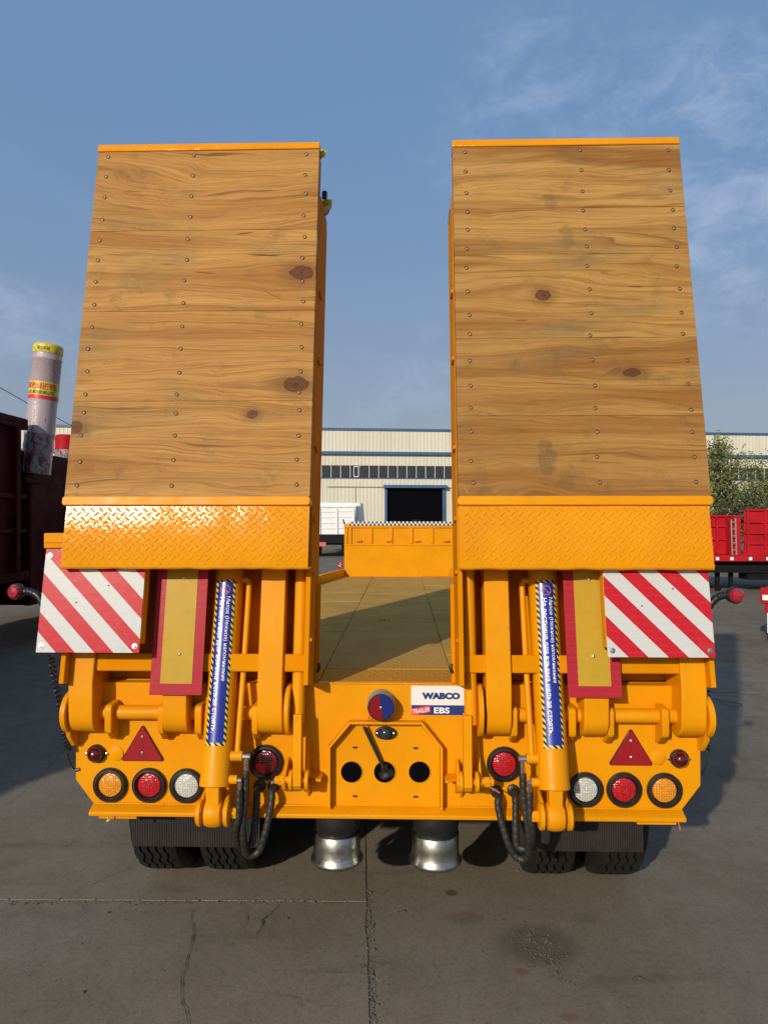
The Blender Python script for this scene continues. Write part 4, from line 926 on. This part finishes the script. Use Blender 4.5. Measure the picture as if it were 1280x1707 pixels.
centred('checker_tape', MB().box(-.55, .675, -.002, .002, 0, .047), (0, NY-.008, 1.738), 'checker_tape', nk)
part('neck_beam', MB().box(-.5, .5, NY+.07, 9.5, 1.2, 1.70), 'orange', TR, .01)
part('neck_prop', MB().tube([(-.60, NY+.02, 1.75), (-.62, NY+.02, 1.81)], .008, 8), 'chassis_black', nk)
p = at(570, 942, NY); part('side_lamp', MB().lathe([(.03, 0), (.03, .03), (.02, .04)], (p.x-.02, NY-.01, p.z), (0, -1, 0), 14), 'lens_red', nk)
# scrap lying on the deck
ZO = 0.0
c_ = atg(640, 1034, 1.062); pts = []
mb = MB()
for k in range(26):
    a = random.uniform(0, 6.28); r_ = random.uniform(0, .032); q = Vector((c_.x+r_*1.3*math.cos(a), c_.y+r_*.8*math.sin(a), 1.0645+random.uniform(.001, .010))); d = Vector((random.uniform(-1, 1), random.uniform(-1, 1), random.uniform(-.25, .4))).normalized()*.014; e = d.orthogonal().normalized()*.007
    mb.add([q-d, q+e, q+d, q-e, q+Vector((0, 0, .0015))], [(0, 1, 4), (1, 2, 4), (2, 3, 4), (3, 0, 4)])
o = part('plastic_scrap', mb, 'yellow_plastic', None, smooth=0); tag(o, 'small crumpled yellow plastic scrap lying on the trailer deck', 'litter')

# ================================================================== WAREHOUSE
WA = math.atan(.123); wh = thing('warehouse', 'long cream metal-clad warehouse with blue trim and ribbon of windows', 'building', loc=(0, 80.2, 0)); wh.rotation_euler = (0, 0, WA)
def corr(x0, x1, z0, z1, y, pitch=.42, dep=.035):
    vs = []; fs = []; n = int((x1-x0)/pitch); pr = []
    for k in range(n):
        x = x0+k*(x1-x0)/n; w = (x1-x0)/n; pr += [(x, y), (x+w*.62, y), (x+w*.70, y-dep), (x+w*.92, y-dep)]
    pr.append((x1, y)); m_ = len(pr)
    vs = [(a, b, z0) for a, b in pr]+[(a, b, z1) for a, b in pr]; fs = [(i, i+1, m_+i+1, m_+i) for i in range(m_-1)]
    return MB().add(vs, fs)
X0, X1 = -75, 85; DX0, DX1 = -1.95, 4.95
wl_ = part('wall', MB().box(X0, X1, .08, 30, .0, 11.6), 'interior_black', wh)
part('wall_cladding', corr(X0, DX0, 0, 6.42, 0), 'cladding', wh, smooth=0); part('wall_cladding', corr(DX1, X1, 0, 6.42, 0), 'cladding', wh, smooth=0); part('wall_cladding', corr(DX0, DX1, 5.5, 6.42, 0), 'cladding', wh, smooth=0)
part('wall_cladding', corr(X0, X1, 7.86, 9.15, 0), 'cladding', wh, smooth=0); part('wall_cladding', corr(X0, X1, 9.45, 11.85, -.25), 'cladding', wh, smooth=0)
part('eave_trim', MB().box(X0, X1, -.42, 30, 11.85, 12.1), 'blue_trim', wh); part('gutter', MB().box(X0, X1, -.40, .0, 9.10, 9.43), 'blue_trim', wh)
part('window_band', MB().box(X0, X1, -.02, .05, 6.42, 7.86), 'dark_glass', wh)
pane_m = MB().box(-.50, .50, -.045, -.03, 6.56, 7.72).mesh('window', 0)
fr_m = MB().box(-.055, .0, -.09, -.02, 6.45, 7.83).mesh('window_frame', 0)
k = 0; x = -60.0
while x < 75:
    if -16 < x < 14 or x > 30:
        w_ = link('window', pane_m, 'dark_glass', wh, (x, 0, 0)); link('window_frame', fr_m, 'white_frame', w_, (-.50, 0, 0))
    x += 1.09
part('window_sill', MB().box(X0, X1, -.10, .0, 6.36, 6.43), 'blue_trim', wh)
p = at(598, 785, 79.9); part('open_sash', MB().box(p.x-.62, p.x-.55, -.35, -.28, 6.5, 7.75).box(p.x-.12, p.x-.05, -.35, -.28, 6.5, 7.75).box(p.x-.55, p.x-.12, -.35, -.28, 7.66, 7.75).box(p.x-.55, p.x-.12, -.35, -.28, 6.5, 6.6), 'white_frame', wh)
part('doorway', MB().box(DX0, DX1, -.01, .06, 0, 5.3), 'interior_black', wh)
part('door_frame', MB().box(DX0-.12, DX0+.16, -.30, .0, 0, 5.3), 'blue_trim', wh); part('door_frame', MB().box(DX1-.30, DX1+.0, -.30, .0, 0, 5.3), 'blue_trim', wh); part('door_canopy', MB().box(DX0-.25, DX1+.15, -.75, .0, 5.28, 5.62), 'blue_trim', wh)
part('wall_conduit', MB().box(-8.6, DX0-.2, -.14, -.08, 5.36, 5.44), 'grey_plastic', wh); part('wall_conduit', MB().box(DX1+.2, 9, -.14, -.08, 5.30, 5.38), 'grey_plastic', wh)
part('door_seam', MB().box(-5.45, -5.38, -.085, -.062, 0, 5.3), 'grey_plastic', wh)
for q, (xx, zz) in enumerate(((-.9, 2.2), (1.6, 2.4), (3.6, 2.0))): part('stacked_goods', MB().box(xx-.5, xx+.5, -.035, -.012, 0, zz*.7), 'chassis_black', wh)

# ================================================================== WHITE DUMP TRUCK
dt = thing('dump_truck', 'white tipper truck parked beyond the trailer seen from behind', 'truck', loc=(-3.33, 29.5, 0))
bx = part('tipper_body', MB().exy([(-1.25, 1.02), (1.22, 1.02), (1.30, 2.26), (-1.25, 2.26)], 0, 5.2), 'white_paint', dt, .02)
for x in (-1.2, -.35, .42, 1.18): part('body_rib', MB().box(x-.05, x+.05, -.06, .0, 1.02, 2.2), 'white_paint', bx, .01)
for z in (1.28, 1.53, 1.78, 2.03): part('gate_slat', MB().box(-.30, .36, -.035, -.004, z, z+.03), 'white_paint', bx, .005); part('gate_slat', MB().box(.48, 1.12, -.035, -.004, z+.02, z+.04), 'white_paint', bx, .005)
part('top_rail', MB().box(-1.27, 1.30, -.05, 5.2, 2.24, 2.32), 'white_paint', bx, .01); part('side_sheet', MB().exy([(1.18, 1.0), (1.24, 1.0), (1.40, 1.7), (1.34, 2.33), (1.27, 2.3)], .3, 5.0), 'white_paint', bx)
part('chassis', MB().box(-.55, 1.1, .0, 6.5, .55, 1.0), 'chassis_black', dt, .02); part('rear_bumper', MB().box(-1.2, -.05, -.12, .0, .48, .68), 'salmon', dt, .02); part('bumper_grey', MB().box(-.05, 1.2, -.12, .0, .62, .95), 'chassis_black', dt, .02)
for x in (-1.0, -.66, .72, 1.06):
    for yy in (.9, 2.3): w_ = link('wheel', rim_m, None, dt, (x, yy, .45)); w_.scale = (1.07,)*3; link('tyre', tym, None, w_)
part('cab', MB().box(-1.2, 1.2, 5.6, 7.4, .6, 2.6), 'white_paint', dt, .1)

# ================================================================== DARK RED TIPPER SEMI-TRAILER (left)
lt = thing('tipper_trailer', 'dark red tipper trailer in shadow with plastic-wrapped hoist cylinder', 'trailer', loc=(0, 0, 0))
LX = -4.78
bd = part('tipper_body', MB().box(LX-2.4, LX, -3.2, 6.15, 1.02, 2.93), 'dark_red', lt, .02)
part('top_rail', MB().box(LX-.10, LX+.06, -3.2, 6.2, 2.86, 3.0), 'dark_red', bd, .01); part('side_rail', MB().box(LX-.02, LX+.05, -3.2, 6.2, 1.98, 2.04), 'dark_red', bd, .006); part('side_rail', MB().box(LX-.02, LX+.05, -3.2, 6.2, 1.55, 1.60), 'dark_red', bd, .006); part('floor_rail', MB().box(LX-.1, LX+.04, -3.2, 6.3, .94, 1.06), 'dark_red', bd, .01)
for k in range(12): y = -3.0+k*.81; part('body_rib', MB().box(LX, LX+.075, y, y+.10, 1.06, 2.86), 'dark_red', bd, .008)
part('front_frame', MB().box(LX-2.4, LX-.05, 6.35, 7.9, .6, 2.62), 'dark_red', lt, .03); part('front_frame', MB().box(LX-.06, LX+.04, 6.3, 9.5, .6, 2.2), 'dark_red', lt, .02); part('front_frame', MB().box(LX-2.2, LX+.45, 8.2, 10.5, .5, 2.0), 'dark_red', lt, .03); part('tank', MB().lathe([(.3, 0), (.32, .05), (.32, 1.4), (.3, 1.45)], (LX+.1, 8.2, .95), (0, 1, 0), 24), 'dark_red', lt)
part('chassis', MB().box(LX-1.7, LX-.5, -3, 10, .6, .95), 'chassis_black', lt)
for Y in (-2.3, -1.0):
    for x in (LX-2.1, LX-1.78, LX-.55, LX-.2): w_ = link('wheel', rim_m, None, lt, (x, Y, .533)); w_.scale = (1.27,)*3; link('tyre', tym, None, w_)
part('landing_leg', MB().box(LX-.5, LX-.38, 5.2, 5.32, .02, .9), 'chassis_black', lt)
cb = at(64, 752, 6.5); ct = at(82, 574, 6.5); cax = (ct-cb).normalized(); cl_ = (ct-cb).length; HR = .182
hc = part('hoist_cylinder', MB().lathe([(HR, -.3), (HR, cl_*.06)], cb, cax, 32), 'film', lt)
part('cylinder_film', MB().lathe([(HR*.96, 0), (HR*1.05, .10), (HR*1.0, .2), (HR*1.04, .28)], cb-cax*.05, cax, 28, cap=False), 'film', hc, smooth=50)
part('wrapped_sleeve', MB().lathe([(HR*1.02, cl_*.15), (HR*1.0, cl_*.4), (HR*1.0, cl_*.84), (HR*1.04, cl_*.845), (HR*1.04, cl_*.86), (HR*.99, cl_*.865), (HR*.98, cl_*.95)], cb, cax, 36), 'wrap', hc, smooth=50)
part('yellow_cap', MB().lathe([(HR*1.01, cl_*.905), (HR*1.03, cl_*.91), (HR*1.02, cl_*.975), (HR*.85, cl_*.995), (HR*.2, cl_*1.0)], cb, cax, 32), 'yellow_plastic', hc)
band = part('label_band', MB().lathe([(HR*1.012, cl_*.48), (HR*1.012, cl_*.635)], cb, cax, 32, cap=False), 'yellow_plastic', hc); part('label_stripe', MB().lathe([(HR*1.02, cl_*.475), (HR*1.02, cl_*.51)], cb, cax, 32, cap=False), 'print_red', hc)
hs_ = Vector((1, 0, 0)); hs_ = (hs_-cax*hs_.dot(cax)).normalized(); hf = hs_.cross(cax); hf = hf if hf.y < 0 else -hf
def hcs(r, t0): return lambda a, b: cb+cax*(t0+b)+(hs_*math.sin(a/HR+.15)+hf*math.cos(a/HR+.15))*(HR*r)
put_text('label_lettering', '专家液压科技有限', .085, .44, hcs(1.03, cl_*.595), 'print_red', hc, .02); put_text('label_lettering', '山东液压机械公司', .05, .36, hcs(1.03, cl_*.535), 'print_dark', hc, .005); put_text('label_lettering', '液压科技', .045, .16, hcs(1.045, cl_*.94), 'print_dark', hc, .005)
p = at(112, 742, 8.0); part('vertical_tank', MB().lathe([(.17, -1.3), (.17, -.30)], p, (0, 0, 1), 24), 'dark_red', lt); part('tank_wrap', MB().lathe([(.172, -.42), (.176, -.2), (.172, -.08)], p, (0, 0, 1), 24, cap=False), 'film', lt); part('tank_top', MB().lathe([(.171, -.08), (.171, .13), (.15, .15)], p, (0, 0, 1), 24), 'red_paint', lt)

# ================================================================== RED FLATBEDS (right)
fb = thing('flatbed_trailer', 'bright red drop-side trailer with ladder parked in front of trees', 'trailer', loc=(0, 0, -.09))
FY = 14.0
def fx(px): return at(px, 900, FY).x
part('bed_rail', MB().box(5.6, 14.5, FY, FY+2.4, .83, .97), 'red_paint', fb, .01)
sd = part('side_board', MB().box(fx(1241), 14.5, FY+.02, FY+.08, .97, 2.03), 'red_paint', fb, .01)
for px in (1246, 1275, 1310): part('board_post', MB().box(fx(px)-.03, fx(px)+.03, FY-.02, FY+.02, .97, 2.05), 'red_paint', sd, .005)
for z in (1.22, 1.46, 1.72, 2.0): part('board_rail', MB().box(fx(1241), 14.5, FY-.03, FY+.02, z, z+.045), 'red_paint', sd, .005)
sd2 = part('side_board', MB().box(5.6, fx(1236), FY+.6, FY+.66, .97, 1.86), 'red_paint', fb, .01)
for z in (1.30, 1.62, 1.86): part('board_rail', MB().box(5.6, fx(1236), FY+.55, FY+.6, z, z+.05), 'red_paint', sd2, .005)
for px in (1190, 1200, 1212, 1229): part('board_post', MB().box(fx(px)-.02, fx(px)+.02, FY+.54, FY+.6, .97, 1.86), 'red_paint', sd2, .004)
part('end_post', MB().box(fx(1226), fx(1238), FY+.1, FY+.5, .97, 1.9), 'red_paint', fb, .01)
la = part('ladder', MB().tube([(fx(1218.5), FY-.04, .98), (fx(1217), FY-.04, 1.80)], .018, 8).tube([(fx(1225.5), FY-.04, .98), (fx(1224), FY-.04, 1.83)], .018, 8), 'grey_plastic', fb)
for z in (1.1, 1.26, 1.42, 1.58, 1.74): part('rung', MB().tube([(fx(1218), FY-.04, z), (fx(1225), FY-.04, z)], .013, 8), 'grey_plastic', la)
for px in (1195, 1219, 1250, 1279): part('reflector', MB().box(fx(px)-.035, fx(px)+.035, FY-.006, FY-.001, .86, .93), 'print_white', fb)
part('underframe', MB().box(5.8, 14.2, FY+.25, FY+2.2, .55, .829), 'chassis_black', fb); part('tool_box', MB().box(fx(1256), fx(1300), FY+.3, FY+.8, .38, .60), 'chassis_black', fb, .02)
for px in (1211, 1234): part('landing_leg', MB().box(fx(px)-.03, fx(px)+.05, FY+.5, FY+.6, .09, .6), 'chassis_black', fb)
for x in (12.2, 13.3): w_ = link('wheel', rim_m, None, fb, (x, FY+.45, .62)); w_.scale = (1.27,)*3; w_.rotation_euler = (0, 0, PI/2); link('tyre', tym, None, w_)
TY = 7.0; q = at(1266, 980, TY); r_ = at(1266, 1006, TY)
ft = thing('trailer_tail', 'red trailer tail with white striped beam cut off by the right edge', 'trailer', loc=(q.x, TY, 0)); ft.rotation_euler = (0, 0, -math.radians(36))
part('tail_beam', MB().box(0, 2.4, 0, .16, r_.z, q.z), 'red_paint', ft, .01); part('tail_beam', MB().box(.05, 2.3, .02, .15, r_.z-.12, r_.z-.002), 'red_paint', ft, .01)
for k in range(5): x = .03+k*.42; part('reflector', MB().box(x, x+.2, -.006, -.001, r_.z+.05, r_.z+.12), 'print_white', ft)
z2 = at(1275, 1055, TY).z; part('guard_post', MB().box(.08, .14, .02, .08, z2, r_.z-.122), 'white_paint', ft, .006); part('guard_bar', MB().box(.142, 2.2, .02, .08, z2, z2+.1), 'white_paint', ft, .006)
part('bed', MB().box(.02, 2.4, .17, 5.5, q.z-.22, q.z), 'red_paint', ft, .01)
for yy in (1.0, 2.2):
    for x in (.45, 2.0): w_ = link('wheel', rim_m, None, ft, (x, yy, .42)); link('tyre', tym, None, w_)

# ================================================================== TREES, WIRE
def tree(name, label, cat, base, trunk_h, lobes, nleaf, leaf, mat, twigs=26, droop=0.0):
    t = thing(name, label, cat, loc=base); B = Vector((0, 0, 0)); tops = []
    mb = MB(); mb.tube(smoothpath([B, B+Vector((.05, 0, trunk_h*.5)), B+Vector((-.05, .05, trunk_h))], 4), [.16-.10*k/8 for k in range(9)], 9)
    for (c, r) in lobes:
        c = Vector(c)
        for k in range(max(2, twigs//len(lobes))):
            d = Vector((random.gauss(0, 1), random.gauss(0, 1), random.gauss(.3, .8))).normalized(); e = c+Vector((d.x*r[0], d.y*r[1], d.z*r[2]))*random.uniform(.5, 1.05)
            st = B+Vector((0, 0, trunk_h*random.uniform(.55, 1))); mid = st.lerp(e, .5)+Vector((random.gauss(0, .15), random.gauss(0, .15), random.uniform(0, .4)))
            mb.tube(smoothpath([st, mid, e], 4), [.05-.045*q/8 for q in range(9)], 5); tops.append((mid, e))
    part('trunk', mb, 'bark', t, smooth=60)
    lm = MB()
    for k in range(nleaf):
        if random.random() < .6:
            a, b = random.choice(tops); p = a.lerp(b, random.uniform(.2, 1.1))+Vector([random.gauss(0, .16) for _ in range(3)])
        else:
            c, r = random.choice(lobes); d = Vector((random.gauss(0, 1), random.gauss(0, 1), random.gauss(0, 1))).normalized()*(random.random()**.4)
            p = Vector(c)+Vector((d.x*r[0], d.y*r[1], d.z*r[2]))
            if mnoise.noise(p*1.3) < -.08: continue
        u = Vector((random.gauss(0, 1), random.gauss(0, 1), random.gauss(0, .6)-droop)).normalized()*leaf*random.uniform(.6, 1.4); w = u.cross(Vector((random.gauss(0, 1), random.gauss(0, 1), random.gauss(0, 1)))).normalized()*leaf*.32
        lm.add([p-u, p+w, p+u, p-w], [(0, 1, 2, 3)])
    part('crown', lm, mat, t, smooth=0, kind='stuff'); return t
tp = at(1205, 860, 27); tree('broadleaf_tree', 'thin-leaved green tree standing behind the red drop-side trailer', 'tree', (tp.x, 27, 0), 2.6, [((-.2, 0, 4.0), (1.1, 1.1, 1.0)), ((-.5, 0, 2.9), (1.2, 1.2, .9)), ((.5, .3, 2.6), (1.3, 1.2, .8)), ((-.1, 0, 4.7), (.5, .5, .5))], 4300, .085, 'willow_leaf', 44, .4)
tp = at(1262, 860, 29); tree('broadleaf_tree', 'feathery tree with long drooping twigs at the right edge before the warehouse', 'tree', (tp.x, 29, 0), 2.4, [((.1, 0, 3.9), (1.3, 1.2, .9)), ((-.8, 0, 2.9), (1.2, 1.1, .7)), ((.9, 0, 3.1), (1.2, 1.2, .9)), ((.3, 0, 2.3), (1.7, 1.2, .6))], 3600, .085, 'willow_leaf', 48, .6)
tp = at(1215, 860, 24); tree('shrub', 'dense low green shrub mass right behind the red side boards', 'shrub', (tp.x, 24, 0), 1.2, [((-1.6, 0, 1.6), (1.2, .8, .9)), ((0, 0, 1.7), (1.3, .8, .9)), ((1.5, 0, 1.8), (1.4, .9, .8)), ((3.0, 0, 1.7), (1.3, .9, .8))], 7500, .085, 'green_leaf', 30)
tp = at(109, 720, 95); tree('conifer', 'tiny dark treetop showing over the warehouse roof at left', 'tree', (tp.x, 118, 0), 15.0, [((0, 0, 15.2), (1.2, 1.2, 1.9)), ((0, 0, 17.0), (.6, .6, 1.3))], 900, .28, 'green_leaf', 14)
wp = [at(-120, 585, 34), at(0, 646, 36), at(50, 674, 38), at(95, 696, 40), at(125, 712, 42), at(300, 800, 55)]
o = part('overhead_wire', MB().tube(smoothpath(wp, 8), .022, 6), 'wire_black', None); tag(o, 'thin black overhead wire sagging across the sky at left', 'wire')
